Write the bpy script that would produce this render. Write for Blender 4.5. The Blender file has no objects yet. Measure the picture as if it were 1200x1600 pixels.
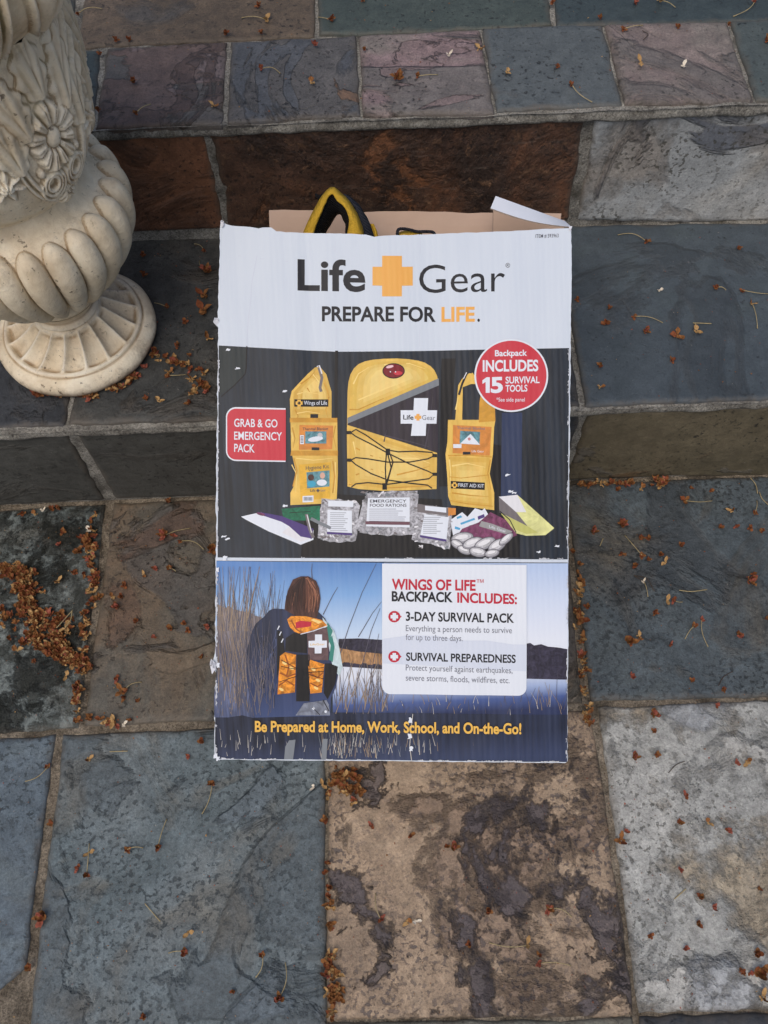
import bpy, bmesh, math, random
import numpy as np
from mathutils import Vector, Matrix, noise as mn

sc = bpy.context.scene
COL = sc.collection
rnd = random.Random(7)

# ------------------------------------------------------------------ camera
CAM = Vector((0.0, -0.58287, 1.03930))
PITCH, YAW, ROLL, FPX = 1.0841924, 0.0212798, -0.0239316, 1368.5529
def cam_axes():
    cp, sp = math.cos(PITCH), math.sin(PITCH)
    cy, sy = math.cos(YAW), math.sin(YAW)
    f = Vector((sy*cp, cy*cp, -sp)); r = Vector((cy, -sy, 0)); u = r.cross(f)
    c, s = math.cos(ROLL), math.sin(ROLL)
    return c*r + s*u, -s*r + c*u, f
CR, CU, CF = cam_axes()
cd = bpy.data.cameras.new('camera'); cd.sensor_fit = 'VERTICAL'; cd.sensor_height = 36.0
cd.sensor_width = 27.0; cd.lens = FPX/1600*36.0; cd.clip_start = 0.02; cd.clip_end = 200
co = bpy.data.objects.new('camera', cd); COL.objects.link(co)
co.matrix_world = Matrix(((CR.x, CU.x, -CF.x, CAM.x), (CR.y, CU.y, -CF.y, CAM.y), (CR.z, CU.z, -CF.z, CAM.z), (0, 0, 0, 1)))
sc.camera = co

# ------------------------------------------------------------------ sky, sun, exposure
SUN_EL, SUN_AZ = math.radians(62), math.radians(205)      # azimuth clockwise from +Y
w = bpy.data.worlds.new('World'); sc.world = w; w.use_nodes = True
wn = w.node_tree; sky = wn.nodes.new('ShaderNodeTexSky'); sky.sky_type = 'NISHITA'; sky.sun_disc = False
sky.sun_elevation = SUN_EL; sky.sun_rotation = SUN_AZ; sky.dust_density = 5.0; sky.air_density = 1.0
wn.links.new(sky.outputs[0], wn.nodes['Background'].inputs[0]); wn.nodes['Background'].inputs[1].default_value = 0.12
sl = bpy.data.lights.new('sun', 'SUN'); sl.energy = 0.75; sl.angle = math.radians(50); sl.color = (1.0, 0.95, 0.88)
so = bpy.data.objects.new('sun', sl); COL.objects.link(so)
sd = Vector((math.sin(SUN_AZ)*math.cos(SUN_EL), math.cos(SUN_AZ)*math.cos(SUN_EL), math.sin(SUN_EL)))
so.rotation_euler = sd.to_track_quat('Z', 'Y').to_euler(); so.location = sd*5
sc.view_settings.view_transform = 'Standard'; sc.view_settings.look = 'None'; sc.view_settings.gamma = 1
sc.view_settings.exposure = 0.0

# ------------------------------------------------------------------ helpers
def ray(px, py):
    return CR*((px-600)/FPX) + CU*((800-py)/FPX) + CF
def at(px, py, p0, n):
    """where the line of sight through a measured photo point meets a real plane (p0, n)"""
    d = ray(px, py); return CAM + d*((p0-CAM).dot(n)/d.dot(n))
def lin(v):
    v /= 255.0
    return v/12.92 if v <= 0.04045 else ((v+0.055)/1.055)**2.4
def C(r, g, b, k=1.0):
    return (min(lin(r)*k, .9), min(lin(g)*k, .9), min(lin(b)*k, .9), 1.0)
def link(name, me, parent=None):
    o = bpy.data.objects.new(name, me); COL.objects.link(o)
    if parent: o.parent = parent
    return o
def tag(o, label=None, cat=None, group=None, kind=None):
    for k, v in (('label', label), ('category', cat), ('group', group), ('kind', kind)):
        if v: o[k] = v
    return o
def mesh(name, verts, faces, mats, parent=None, smooth=False, mi=None):
    me = bpy.data.meshes.new(name); me.from_pydata([tuple(v) for v in verts], [], faces)
    for m in (mats if isinstance(mats, (list, tuple)) else [mats]): me.materials.append(m)
    if mi is not None: me.polygons.foreach_set('material_index', mi)
    if smooth: me.polygons.foreach_set('use_smooth', [True]*len(me.polygons))
    me.update()
    return link(name, me, parent)

class G:
    """small node-graph builder"""
    def __init__(s, name):
        s.m = bpy.data.materials.new(name); s.m.use_nodes = True; s.t = s.m.node_tree
        s.b = s.t.nodes['Principled BSDF']
        s.tc = s.t.nodes.new('ShaderNodeTexCoord')
    def n(s, t, **k):
        x = s.t.nodes.new(t)
        for a, v in k.items(): setattr(x, a, v)
        return x
    def set(s, sock, v):
        if isinstance(v, bpy.types.NodeSocket): s.t.links.new(v, sock)
        else: sock.default_value = v
    def co(s, off=(0, 0, 0), scale=(1, 1, 1), rot=(0, 0, 0), src='Object'):
        m = s.n('ShaderNodeMapping'); s.t.links.new(s.tc.outputs[src], m.inputs[0])
        m.inputs['Location'].default_value = off; m.inputs['Scale'].default_value = scale; m.inputs['Rotation'].default_value = rot
        return m.outputs[0]
    def noise(s, vec, scale, detail=6, rough=.55, dist=0.0):
        x = s.n('ShaderNodeTexNoise'); s.t.links.new(vec, x.inputs['Vector'])
        x.inputs['Scale'].default_value = scale; x.inputs['Detail'].default_value = detail
        x.inputs['Roughness'].default_value = rough; x.inputs['Distortion'].default_value = dist
        return x.outputs[0]
    def vor(s, vec, scale, feature='F1'):
        x = s.n('ShaderNodeTexVoronoi', feature=feature); s.t.links.new(vec, x.inputs['Vector']); x.inputs['Scale'].default_value = scale
        return x.outputs['Distance']
    def ramp(s, f, stops, interp='LINEAR'):
        x = s.n('ShaderNodeValToRGB'); x.color_ramp.interpolation = interp; s.set(x.inputs[0], f)
        e = x.color_ramp.elements
        while len(e) < len(stops): e.new(0.5)
        for q, (p, c) in zip(e, stops):
            q.position = p; q.color = c if not isinstance(c, (int, float)) else (c, c, c, 1)
        return x.outputs[0]
    def step(s, f, thr, soft=.02):
        x = s.n('ShaderNodeMapRange'); s.set(x.inputs[0], f)
        x.inputs[1].default_value = thr-soft; x.inputs[2].default_value = thr+soft
        return x.outputs[0]
    def mix(s, f, a, b, mode='MIX'):
        x = s.n('ShaderNodeMix', data_type='RGBA', blend_type=mode)
        s.set(x.inputs[0], f); s.set(x.inputs[6], a); s.set(x.inputs[7], b)
        return x.outputs[2]
    def math(s, op, a, b=0.0, clamp=False):
        x = s.n('ShaderNodeMath', operation=op, use_clamp=clamp); s.set(x.inputs[0], a); s.set(x.inputs[1], b)
        return x.outputs[0]
    def attr(s, name):
        x = s.n('ShaderNodeAttribute', attribute_name=name); return x.outputs['Fac']
    def bump(s, h, strength, dist, prev=None):
        x = s.n('ShaderNodeBump'); x.inputs['Strength'].default_value = strength; x.inputs['Distance'].default_value = dist
        s.set(x.inputs['Height'], h)
        if prev: s.t.links.new(prev, x.inputs['Normal'])
        return x.outputs[0]
    def out(s, col, rough=.6, nrm=None, spec=.4, metal=0.0):
        s.set(s.b.inputs['Base Color'], col); s.set(s.b.inputs['Roughness'], rough)
        s.b.inputs['Specular IOR Level'].default_value = spec; s.b.inputs['Metallic'].default_value = metal
        if nrm: s.t.links.new(nrm, s.b.inputs['Normal'])
        return s.m

def plain(name, col, rough=.7, spec=.3, metal=0.0, var=.12, scale=60, bump=.0):
    g = G(name); v = g.co(); n = g.noise(v, scale, 5)
    c = g.mix(g.ramp(n, [(.3, 0.0), (.7, 1.0)]), tuple(x*(1-var) for x in col[:3])+(1,), tuple(min(1, x*(1+var)) for x in col[:3])+(1,))
    return g.out(c, rough, g.bump(n, bump, .002) if bump else None, spec, metal)

SEED = [0]
def slate(name, cols, patches=(), specks=(C(25, 25, 26), .10), pits=.35, lichen=None, relief=.6, rough=.52, grain=1.0, scale=7.0, stretch=(1, 1, 1), dirt=.6, lines=0.0, lace=.56):
    """riven slate: cloudy colour, sharp-edged cleft layers, specks, deposits and mortar smears along the edges"""
    SEED[0] += 1; r = random.Random(SEED[0]*13)
    o = lambda: (r.uniform(-40, 40), r.uniform(-40, 40), r.uniform(-40, 40))
    g = G(name)
    n1 = g.noise(g.co(o(), stretch), scale, 9, .62, .6)
    st = [(.32+.36*i/(max(1, len(cols)-1)), c) for i, c in enumerate(cols)]
    col = g.ramp(n1, st)
    h = g.math('MULTIPLY', n1, .25)
    # cleft layers: each has a sharp border and its own height
    for i, (pc, psc, thr, soft, op) in enumerate(patches):
        pn = g.noise(g.co(o(), stretch), psc, 11, lace, .9 if lace < .6 else .3)
        m = g.step(pn, thr, soft)
        var = g.noise(g.co(o()), 30, 6, .7)
        pcol = g.mix(g.math('MULTIPLY', var, .5), pc, tuple(x*.65 for x in pc[:3])+(1,))
        col = g.mix(g.math('MULTIPLY', m, op), col, pcol)
        h = g.math('ADD', h, g.math('MULTIPLY', m, .28 if i % 2 == 0 else -.22))
        rimv = g.math('MULTIPLY', g.math('MULTIPLY', m, g.math('SUBTRACT', 1.0, m)), .8)
        col = g.mix(rimv, col, (.035, .03, .026, 1))  # dark rim colours in a thin shadow line along each layer's border
    # wandering cleft cracks
    cn = g.noise(g.co(o(), stretch), 4.2, 7, .5, 1.6)
    crack = g.math('SUBTRACT', 1.0, g.math('MULTIPLY', g.math('ABSOLUTE', g.math('SUBTRACT', cn, .5)), 130.0), True)
    cm = g.math('MULTIPLY', crack, g.step(g.noise(g.co(o()), 5, 3), .64, .05))
    col = g.mix(g.math('MULTIPLY', cm, .32), col, (.05, .04, .03, 1))
    h = g.math('SUBTRACT', h, g.math('MULTIPLY', cm, .12))
    # mid and fine grain
    gm = g.noise(g.co(o()), 55, 8, .72)
    col = g.mix(.62*grain, col, g.ramp(gm, [(.28, .25), (.5, .55), (.72, .95)]), 'OVERLAY')
    gf = g.noise(g.co(o()), 380, 6, .8)
    col = g.mix(.6*grain, col, g.ramp(gf, [(.32, .2), (.5, .5), (.68, .8)]), 'OVERLAY')
    mo = g.noise(g.co(o()), 120, 8, .75)
    col = g.mix(g.math('MULTIPLY', g.step(mo, .57, .04),   .20*grain), col, tuple(x*.5 for x in cols[0][:3])+(1,))
    col = g.mix(g.math('MULTIPLY', g.step(g.noise(g.co(o()), 95, 8, .78), .60, .05), .15*grain), col, tuple(min(.8, x*1.5) for x in cols[-1][:3])+(1,))
    # dark pits and specks, clustered
    sp = g.noise(g.co(o()), 170, 4, .6); cl = g.noise(g.co(o()), 9, 4, .6)
    sm = g.math('MULTIPLY', g.step(sp, .655-specks[1]*.42, .03), g.step(cl, .46, .12))
    col = g.mix(g.math('MULTIPLY', sm, .8), col, specks[0])
    h = g.math('SUBTRACT', h, g.math('MULTIPLY', sm, .10*pits))
    big = g.noise(g.co(o()), 62, 5, .6)
    bm = g.math('MULTIPLY', g.step(big, .70-specks[1]*.35, .02), g.step(g.noise(g.co(o()), 6, 4, .6), .5, .1))
    col = g.mix(g.math('MULTIPLY', bm, .42), col, specks[0])
    if lichen:
        lc, lsc, thr, op = lichen
        ln = g.noise(g.co(o()), lsc, 10, .74, .3)
        lm = g.step(ln, thr, .05)
        col = g.mix(g.math('MULTIPLY', lm, op), col, lc); h = g.math('ADD', h, g.math('MULTIPLY', lm, .06))
    # pale scratches and dust flecks
    fl = g.noise(g.co(o(), (1, 1, 1), (0, 0, r.uniform(0, 3))), 240, 3, .6)
    col = g.mix(g.math('MULTIPLY', g.step(fl, .735, .015), .55), col, C(150, 145, 138))
    if lines:
        ls = g.noise(g.co(o(), (4, 60, 30), (0, 0, r.uniform(-.6, .6))), 4, 5, .6, .5)
        col = g.mix(g.math('MULTIPLY', g.step(ls, .66, .03), lines), col, C(120, 108, 98))
    # grime and mortar smear along slab edges
    ed = g.attr('edge')
    en = g.math('ADD', ed, g.math('MULTIPLY', g.math('SUBTRACT', g.noise(g.co(o()), 45, 7, .7), .5), .03))
    col = g.mix(g.math('MULTIPLY', g.math('SUBTRACT', 1.0, g.step(en, .002, .005)), dirt), col, C(96, 88, 78))
    hh = g.math('ADD', h, g.math('MULTIPLY', gm, .16)); 
    n_ = g.bump(hh, min(1, relief*1.25), .016); n_ = g.bump(gf, .15*grain, .0012, n_)
    rg = g.ramp(gm, [(.3, rough-.10), (.7, rough+.16)])
    return g.out(col, rg, n_, .38)

def mortar_mat(name, c1, c2, grime=.5):
    SEED[0] += 1; g = G(name); o = (SEED[0]*3.1, 1, 2)
    n = g.noise(g.co(o), 26, 8, .65); f = g.noise(g.co(), 420, 6, .8)
    col = g.ramp(n, [(.33, c1), (.62, c2)])
    col = g.mix(.9, col, g.ramp(f, [(.34, .12), (.5, .5), (.66, .88)]), 'OVERLAY')
    pb = g.step(g.noise(g.co((4, 4, SEED[0])), 210, 3, .6), .64, .03)
    col = g.mix(g.math('MULTIPLY', pb, .6), col, C(70, 62, 54))
    gm = g.step(g.noise(g.co((9, SEED[0], 3)), 17, 9, .74), .55, .06)
    col = g.mix(g.math('MULTIPLY', gm, grime), col, C(46, 42, 37))
    mo = g.step(g.noise(g.co((1, SEED[0], 31)), 11, 9, .7), .62, .06)
    col = g.mix(g.math('MULTIPLY', mo, .5), col, C(74, 66, 44))
    nr = g.bump(n, 1.0, .010); nr = g.bump(f, .9, .003, nr)
    return g.out(col, .9, nr, .2)

MORTAR = mortar_mat('mortar', C(130, 127, 119), C(168, 165, 156), .6)
MORTAR_G = mortar_mat('ground_mortar', C(104, 94, 80), C(156, 145, 128), .65)

# ------------------------------------------------------------------ levels of the steps (metres)
R1, T1, R2 = 0.18323, 0.28763, 0.18284
Z1, Z2 = R1, R1+R2
UP = Vector((0, 0, 1)); FRONT = Vector((0, -1, 0))
PG = (Vector((0, 0, 0)), UP); PT = (Vector((0, 0, Z1)), UP); PL = (Vector((0, 0, Z2)), UP)
PR1 = (Vector((0, 0.002, 0)), FRONT); PR2 = (Vector((0, T1+0.002, 0)), FRONT)

def slab(parent, corners, plane, mat, label=None, depth=.012, seed=None, res=.009, amp=.0011, wob=.0020, name='stone_slab', grow=.0017):
    """one riven stone: corners in order front-left, front-right, back-right, back-left (world points on its plane)"""
    SEED[0] += 1; s = SEED[0] if seed is None else seed
    p0, n = plane
    A, B, Cc, D = [Vector(c) for c in corners]
    if grow:
        e1, e2 = (B-A).normalized(), (D-A).normalized(); g_ = grow
        A, B, Cc, D = A-e1*g_-e2*g_, B+e1*g_-e2*g_, Cc+e1*g_+e2*g_, D-e1*g_+e2*g_
    nx = max(8, min(110, int(max((B-A).length, (Cc-D).length)/res))); ny = max(6, min(90, int(max((D-A).length, (Cc-B).length)/res)))
    L = [0, .35, .8] + [i+1 for i in range(1, nx-1)]; 
    us = sorted(set([0, .0025/(B-A).length, .007/(B-A).length] + [i/nx for i in range(1, nx)] + [1-.007/(B-A).length, 1-.0025/(B-A).length, 1]))
    vs = sorted(set([0, .0025/(D-A).length, .007/(D-A).length] + [i/ny for i in range(1, ny)] + [1-.007/(D-A).length, 1-.0025/(D-A).length, 1]))
    verts, faces, edge = [], [], []
    W_, H_ = (B-A).length, (D-A).length
    off = Vector((s*7.3, s*3.1, s*1.7))
    ex = (B-A).normalized(); ey = (D-A).normalized()
    for v in vs:
        for u in us:
            p = (A*(1-u)+B*u)*(1-v) + (D*(1-u)+Cc*u)*v
            d = min(u*W_, (1-u)*W_, v*H_, (1-v)*H_)
            k = math.exp(-d/.012)
            # wavering, chipped outline
            wv = (mn.fractal(p*38+off, .9, 2.1, 4)*wob + mn.noise(p*9+off)*wob*.8)
            wv2 = (mn.fractal(p*38+off*1.7, .9, 2.1, 4)*wob + mn.noise(p*9+off*2)*wob*.8)
            p = p + ex*(wv*k) + ey*(wv2*k)
            h = mn.fractal(p*14+off, 1.0, 2.0, 5)*amp
            st = mn.fractal(p*7+off*1.3, 1.0, 2.0, 4)
            h += (.0007 if st > .12 else 0) - (.0006 if st < -.2 else 0)
            rd = max(0, 1-d/.0045); h -= .0028*rd*rd
            verts.append(p + n*h); edge.append(d)
    nu, nv = len(us), len(vs)
    for j in range(nv-1):
        for i in range(nu-1):
            a = j*nu+i; faces.append((a, a+1, a+nu+1, a+nu))
    # skirt
    ring = [i for i in range(nu)] + [j*nu+nu-1 for j in range(1, nv)] + [(nv-1)*nu+i for i in range(nu-2, -1, -1)] + [j*nu for j in range(nv-2, 0, -1)]
    base = len(verts)
    for i in ring: verts.append(Vector(verts[i]) - n*depth); edge.append(0)
    m = len(ring)
    for i in range(m):
        j = (i+1) % m; faces.append((ring[i], base+i, base+j, ring[j]))
    me_o = mesh(name, verts, faces, mat, parent, smooth=True)
    at_ = me_o.data.attributes.new('edge', 'FLOAT', 'POINT'); at_.data.foreach_set('value', edge)
    if label: me_o['label'] = label
    return me_o
def pslab(parent, px, plane, mat, label=None, **k):
    # px: top-left, top-right, bottom-right, bottom-left of the measured outline
    tl, tr, br, bl = [at(x, y, *plane) for x, y in px]
    return slab(parent, (bl, br, tr, tl), plane, mat, label, **k)

def bed(name, o, ex, ey, lx, ly, mat, parent=None, step=.007, amp=.0019):
    """rough mortar sheet spanned by ex, ey from corner o"""
    nx, ny = max(2, int(lx/step)), max(2, int(ly/step)); n = ex.cross(ey); V, F = [], []
    for j in range(ny+1):
        for i in range(nx+1):
            p = o + ex*(lx*i/nx) + ey*(ly*j/ny)
            V.append(p + n*(mn.fractal(p*40, .9, 2.0, 4)*amp))
    for j in range(ny):
        for i in range(nx):
            a = j*(nx+1)+i; F.append((a, a+1, a+nx+2, a+nx+1))
    return V, F
def joined(name, parts, mat, parent=None, smooth=True):
    V, F = [], []
    for v, f in parts:
        b = len(V); V += list(v); F += [tuple(i+b for i in q) for q in f]
    return mesh(name, V, F, mat, parent, smooth)
X = Vector((1, 0, 0)); Y = Vector((0, 1, 0)); Z = Vector((0, 0, 1))
def boxvf(a, b):
    x0, y0, z0 = a; x1, y1, z1 = b
    V = [Vector(p) for p in ((x0, y0, z0), (x1, y0, z0), (x1, y1, z0), (x0, y1, z0), (x0, y0, z1), (x1, y0, z1), (x1, y1, z1), (x0, y1, z1))]
    return V, [(0, 3, 2, 1), (4, 5, 6, 7), (0, 1, 5, 4), (1, 2, 6, 5), (2, 3, 7, 6), (3, 0, 4, 7)]

# ------------------------------------------------------------------ ground, patio, steps
soil = plain('soil', C(88, 82, 66), .95, .1, var=.4, scale=9, bump=.6)
tag(mesh('ground', [(-30, -30, -.04), (30, -30, -.04), (30, 30, -.04), (-30, 30, -.04)], [(0, 1, 2, 3)], soil), 'bare soil spreading beyond the paving', 'ground', kind='structure')

XE = 1.7
def fillet(y, z, prof):
    """bead of mortar pressed in under a row of nosing stones"""
    n = 340; V, F = [], []; m = len(prof)
    for i in range(n+1):
        x = -XE+2*XE*i/n
        for j, (a, b) in enumerate(prof):
            p = Vector((x, y+a, z+b)); q = mn.fractal(p*34, .9, 2.0, 4)
            V.append(p + Vector((0, -.0022*q, .0018*mn.noise(p*55)*(0 < j < m-1))))
    for i in range(n):
        for j in range(m-1): q = i*m+j; F.append((q, q+1, q+m+1, q+m))
    return V, F
patio = joined('patio', [bed('b', Vector((-XE, -1.5, -.004)), X, Y, 2*XE, 1.52, None, step=.010)], MORTAR_G)
tag(patio, 'stone paved patio at the foot of the steps', 'patio', kind='structure')
step_ = joined('lower_step', [bed('t', Vector((-XE, -.004, Z1-.004)), X, Y, 2*XE, T1+.02, None),
    bed('f', Vector((-XE, .005, -.01)), X, Z, 2*XE, Z1+.003, None, step=.010, amp=.002),
    fillet(0, Z1, [(.006, -.003), (-.0005, -.006), (-.0025, -.010), (-.0035, -.014), (-.002, -.018), (.004, -.021)]),
    boxvf((-XE, .02, -.03), (XE, T1+.02, Z1-.012))], MORTAR)
tag(step_, 'lower stone step behind the leaning cardboard box', 'step', kind='structure')
land = joined('upper_landing', [bed('t', Vector((-XE, T1-.004, Z2-.004)), X, Y, 2*XE, 1.6, None, step=.016),
    bed('f', Vector((-XE, T1+.005, Z1-.01)), X, Z, 2*XE, R2+.003, None, step=.010, amp=.002),
    fillet(T1, Z2, [(.006, -.003), (-.0005, -.005), (-.003, -.010), (-.0042, -.015), (-.002, -.019), (.004, -.022)]),
    boxvf((-XE, T1+.02, -.03), (XE, T1+1.59, Z2-.012))], MORTAR)
tag(land, 'upper stone landing with a row of edging stones', 'step', kind='structure')

K = 1.0
m_lich = slate('lichen_slate', [C(84, 92, 90), C(104, 112, 110), C(120, 126, 122)], [(C(38, 40, 35), 12, .54, .035, .9), (C(112, 104, 88), 5, .58, .06, .6)], (C(28, 29, 26), .2), lichen=(C(40, 42, 36), 40, .52, .8), relief=.7, lace=.74)
m_brn = slate('brown_slate', [C(82, 84, 80), C(100, 89, 75), C(108, 87, 68)], [(C(82, 81, 81), 8, .56, .02, .6), (C(92, 70, 57), 6, .57, .02, .6), (C(118, 105, 88), 10, .62, .02, .5)], (C(34, 29, 26), .12))
m_blu = slate('dark_blue_slate', [C(60, 69, 74), C(74, 83, 88), C(81, 89, 91)], [(C(103, 93, 75), 6, .60, .07, .6), (C(52, 56, 60), 4.5, .58, .03, .5)], (C(39, 43, 45), .22))
m_blu2 = slate('blue_slate', [C(74, 86, 94), C(87, 99, 108), C(95, 106, 110)], [(C(107, 112, 111), 8, .62, .06, .5)], (C(39, 47, 50), .18))
m_gry = slate('grey_blue_slate', [C(83, 95, 99), C(99, 110, 114), C(109, 116, 117)], [(C(80, 89, 94), 4.5, .54, .015, .7), (C(132, 123, 105), 8, .60, .09, .55), (C(93, 104, 113), 6.5, .6, .02, .5)], (C(48, 56, 60), .20))
m_tan = slate('tan_slate', [C(132, 115, 98), C(154, 134, 112), C(170, 151, 129)], [(C(122, 102, 87), 6, .58, .03, .6), (C(82, 76, 79), 8.0, .560, .018, .93), (C(86, 79, 80), 15, .63, .02, .85), (C(176, 158, 140), 9, .62, .03, .5)], (C(82, 75, 76), .24), lichen=(C(100, 89, 85), 46, .655, .6), relief=.8, lace=.66)
m_wht = slate('pale_grey_stone', [C(136, 138, 135), C(158, 159, 155), C(174, 174, 169)], [(C(184, 183, 177), 9, .57, .04, .7), (C(162, 144, 114), 7.5, .57, .04, .65), (C(150, 155, 160), 4, .55, .02, .7)], (C(96, 96, 90), .14), lichen=(C(100, 97, 88), 22, .63, .6), relief=.8, lace=.62)
m_grn = slate('greenish_slate', [C(104, 106, 98), C(122, 120, 108)], [(C(132, 122, 104), 9, .58, .03, .5)])
m_drk = slate('charcoal_slate', [C(46, 49, 53), C(57, 60, 64)], [(C(64, 64, 64), 8, .62, .03, .4)])
m_t2 = slate('worn_black_slate', [C(59, 61, 61), C(70, 71, 69), C(83, 79, 72)], [(C(77, 70, 61), 7, .60, .05, .6), (C(109, 107, 103), 16, .70, .03, .5)], (C(28, 28, 28), .1))
m_t3 = slate('smooth_blue_black_slate', [C(63, 72, 78), C(70, 79, 86), C(75, 85, 89)], [(C(57, 64, 70), 3.2, .62, .02, .5)], (C(40, 44, 47), .02), grain=.55, relief=.35, rough=.55)
m_r1 = slate('riser_charcoal', [C(63, 63, 60), C(78, 78, 74)], [(C(82, 78, 71), 7, .62, .04, .4)], grain=.7, stretch=(1, 1, 2.2), relief=.4)
m_r3 = slate('riser_olive', [C(89, 82, 65), C(106, 97, 78)], [(C(108, 103, 93), 4.2, .56, .01, .8), (C(53, 49, 43), 6.5, .64, .04, .8), (C(110, 87, 61), 5.5, .66, .02, .6)], grain=.7, relief=.45)
m_s1 = slate('riser_rust', [C(88, 62, 49), C(112, 78, 58), C(132, 90, 64)], [(C(64, 48, 40), 7, .60, .06, .6), (C(170, 112, 68), 9, .68, .02, .7)], grain=.9, relief=.6)
m_s2 = slate('riser_dark_brown', [C(58, 46, 40), C(84, 62, 50), C(126, 84, 58)], [(C(54, 45, 41), 5, .55, .05, .7), (C(146, 98, 66), 12, .60, .03, .75)], (C(30, 26, 24), .15), lichen=(C(150, 114, 86), 60, .60, .7), grain=1.1, relief=.9, lines=.3, lace=.66)
m_s3 = slate('riser_pale_grey', [C(146, 149, 149), C(162, 165, 165), C(172, 170, 164)], [(C(104, 108, 116), 6, .58, .012, .9), (C(142, 130, 116), 5, .62, .05, .6)], (C(76, 74, 66), .15), lichen=(C(84, 80, 64), 15, .66, .6), grain=.7)
m_n1 = slate('purple_slate', [C(88, 74, 69), C(99, 84, 79), C(104, 91, 88)], [(C(113, 101, 100), 7, .55, .008, .8), (C(88, 88, 86), 5, .56, .01, .8), (C(79, 65, 61), 9, .6, .01, .7)], (C(45, 39, 39), .08))
m_n2 = slate('violet_slate', [C(80, 79, 79), C(89, 87, 86)], [(C(106, 92, 84), 6, .58, .008, .7), (C(82, 86, 92), 5, .55, .008, .8), (C(127, 94, 66), 10, .66, .01, .6)])
m_n3 = slate('pink_slate', [C(113, 98, 99), C(128, 111, 111), C(126, 118, 112)], [(C(106, 104, 101), 4.5, .55, .02, .8), (C(135, 115, 114), 8, .58, .008, .6)], stretch=(.7, 2.0, 1), relief=.8)
m_n4 = slate('steel_blue_slate', [C(78, 84, 86), C(86, 92, 94)], [(C(102, 98, 97), 7, .66, .05, .5)], grain=.7, relief=.4)
m_n5 = slate('mauve_slate', [C(108, 99, 98), C(121, 109, 105), C(115, 111, 104)], [(C(101, 98, 95), 6, .56, .02, .7), (C(119, 111, 94), 7, .64, .03, .5)])
m_n6 = slate('teal_slate', [C(69, 77, 77), C(78, 86, 85)], [], grain=.7, relief=.4)
m_b1 = slate('brown_landing_slate', [C(80, 70, 59), C(91, 79, 66), C(98, 86, 74)], [(C(75, 77, 79), 4, .64, .02, .6)])
m_b2 = slate('dark_teal_slate', [C(62, 71, 68), C(71, 80, 76)], [], grain=.7, relief=.4)
m_b3 = slate('blue_black_slate', [C(53, 63, 65), C(62, 72, 74)], [], grain=.7, relief=.4)

# patio stones
pslab(patio, [(-80, 806), (162, 789), (117, 1134), (-80, 1148)], PG, m_lich, 'green-grey mottled stone', amp=.0016)
pslab(patio, [(179, 787), (879, 758), (907, 1098), (132, 1131)], PG, m_brn, 'brown and grey cleft stone')
pslab(patio, [(886, 757), (1290, 741), (1300, 1083), (926, 1091)], PG, m_blu, 'dark blue-grey stone')
pslab(patio, [(-90, 1160), (83, 1152), (37, 1512), (-110, 1640)], PG, m_blu2, 'blue slate stone')
pslab(patio, [(99, 1150), (504, 1133), (507, 1700), (36, 1715)], PG, m_gry, 'blue-grey pitted stone')
pslab(patio, [(516, 1131), (923, 1112), (989, 1583), (514, 1592)], PG, m_tan, 'tan stone with dark purple blotches', amp=.0014)
pslab(patio, [(938, 1106), (1310, 1092), (1340, 1572), (1002, 1580)], PG, m_wht, 'pale grey lichened stone', amp=.0018)
pslab(patio, [(515, 1603), (986, 1594), (1012, 1900), (515, 1900)], PG, m_grn)
pslab(patio, [(1002, 1592), (1345, 1584), (1390, 1900), (1028, 1900)], PG, m_drk)
# lower step: tread stones then riser stones
pslab(step_, [(-190, 389), (152, 375), (96, 661), (-230, 672)], PT, m_drk, 'charcoal tread stone', depth=.007)
pslab(step_, [(174, 374), (522, 361), (508, 648), (110, 661)], PT, m_t2, 'worn black tread stone', depth=.007)
pslab(step_, [(533, 361), (862, 351), (904, 632), (520, 648)], PT, m_drk, depth=.007)
pslab(step_, [(870, 351), (1300, 347), (1320, 618), (917, 631)], PT, m_t3, 'smooth blue-black tread stone', depth=.007)
pslab(step_, [(-230, 682), (99, 674), (160, 781), (-230, 801)], PR1, m_r1, 'charcoal riser stone', amp=.0008)
pslab(step_, [(116, 674), (520, 657), (532, 768), (181, 779)], PR1, m_r1, 'charcoal riser stone', amp=.0008)
pslab(step_, [(530, 657), (905, 647), (880, 750), (540, 768)], PR1, m_drk, amp=.0008)
pslab(step_, [(921, 645), (1320, 635), (1320, 739), (889, 749)], PR1, m_r3, 'olive-brown riser stone', amp=.0012)
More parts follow.
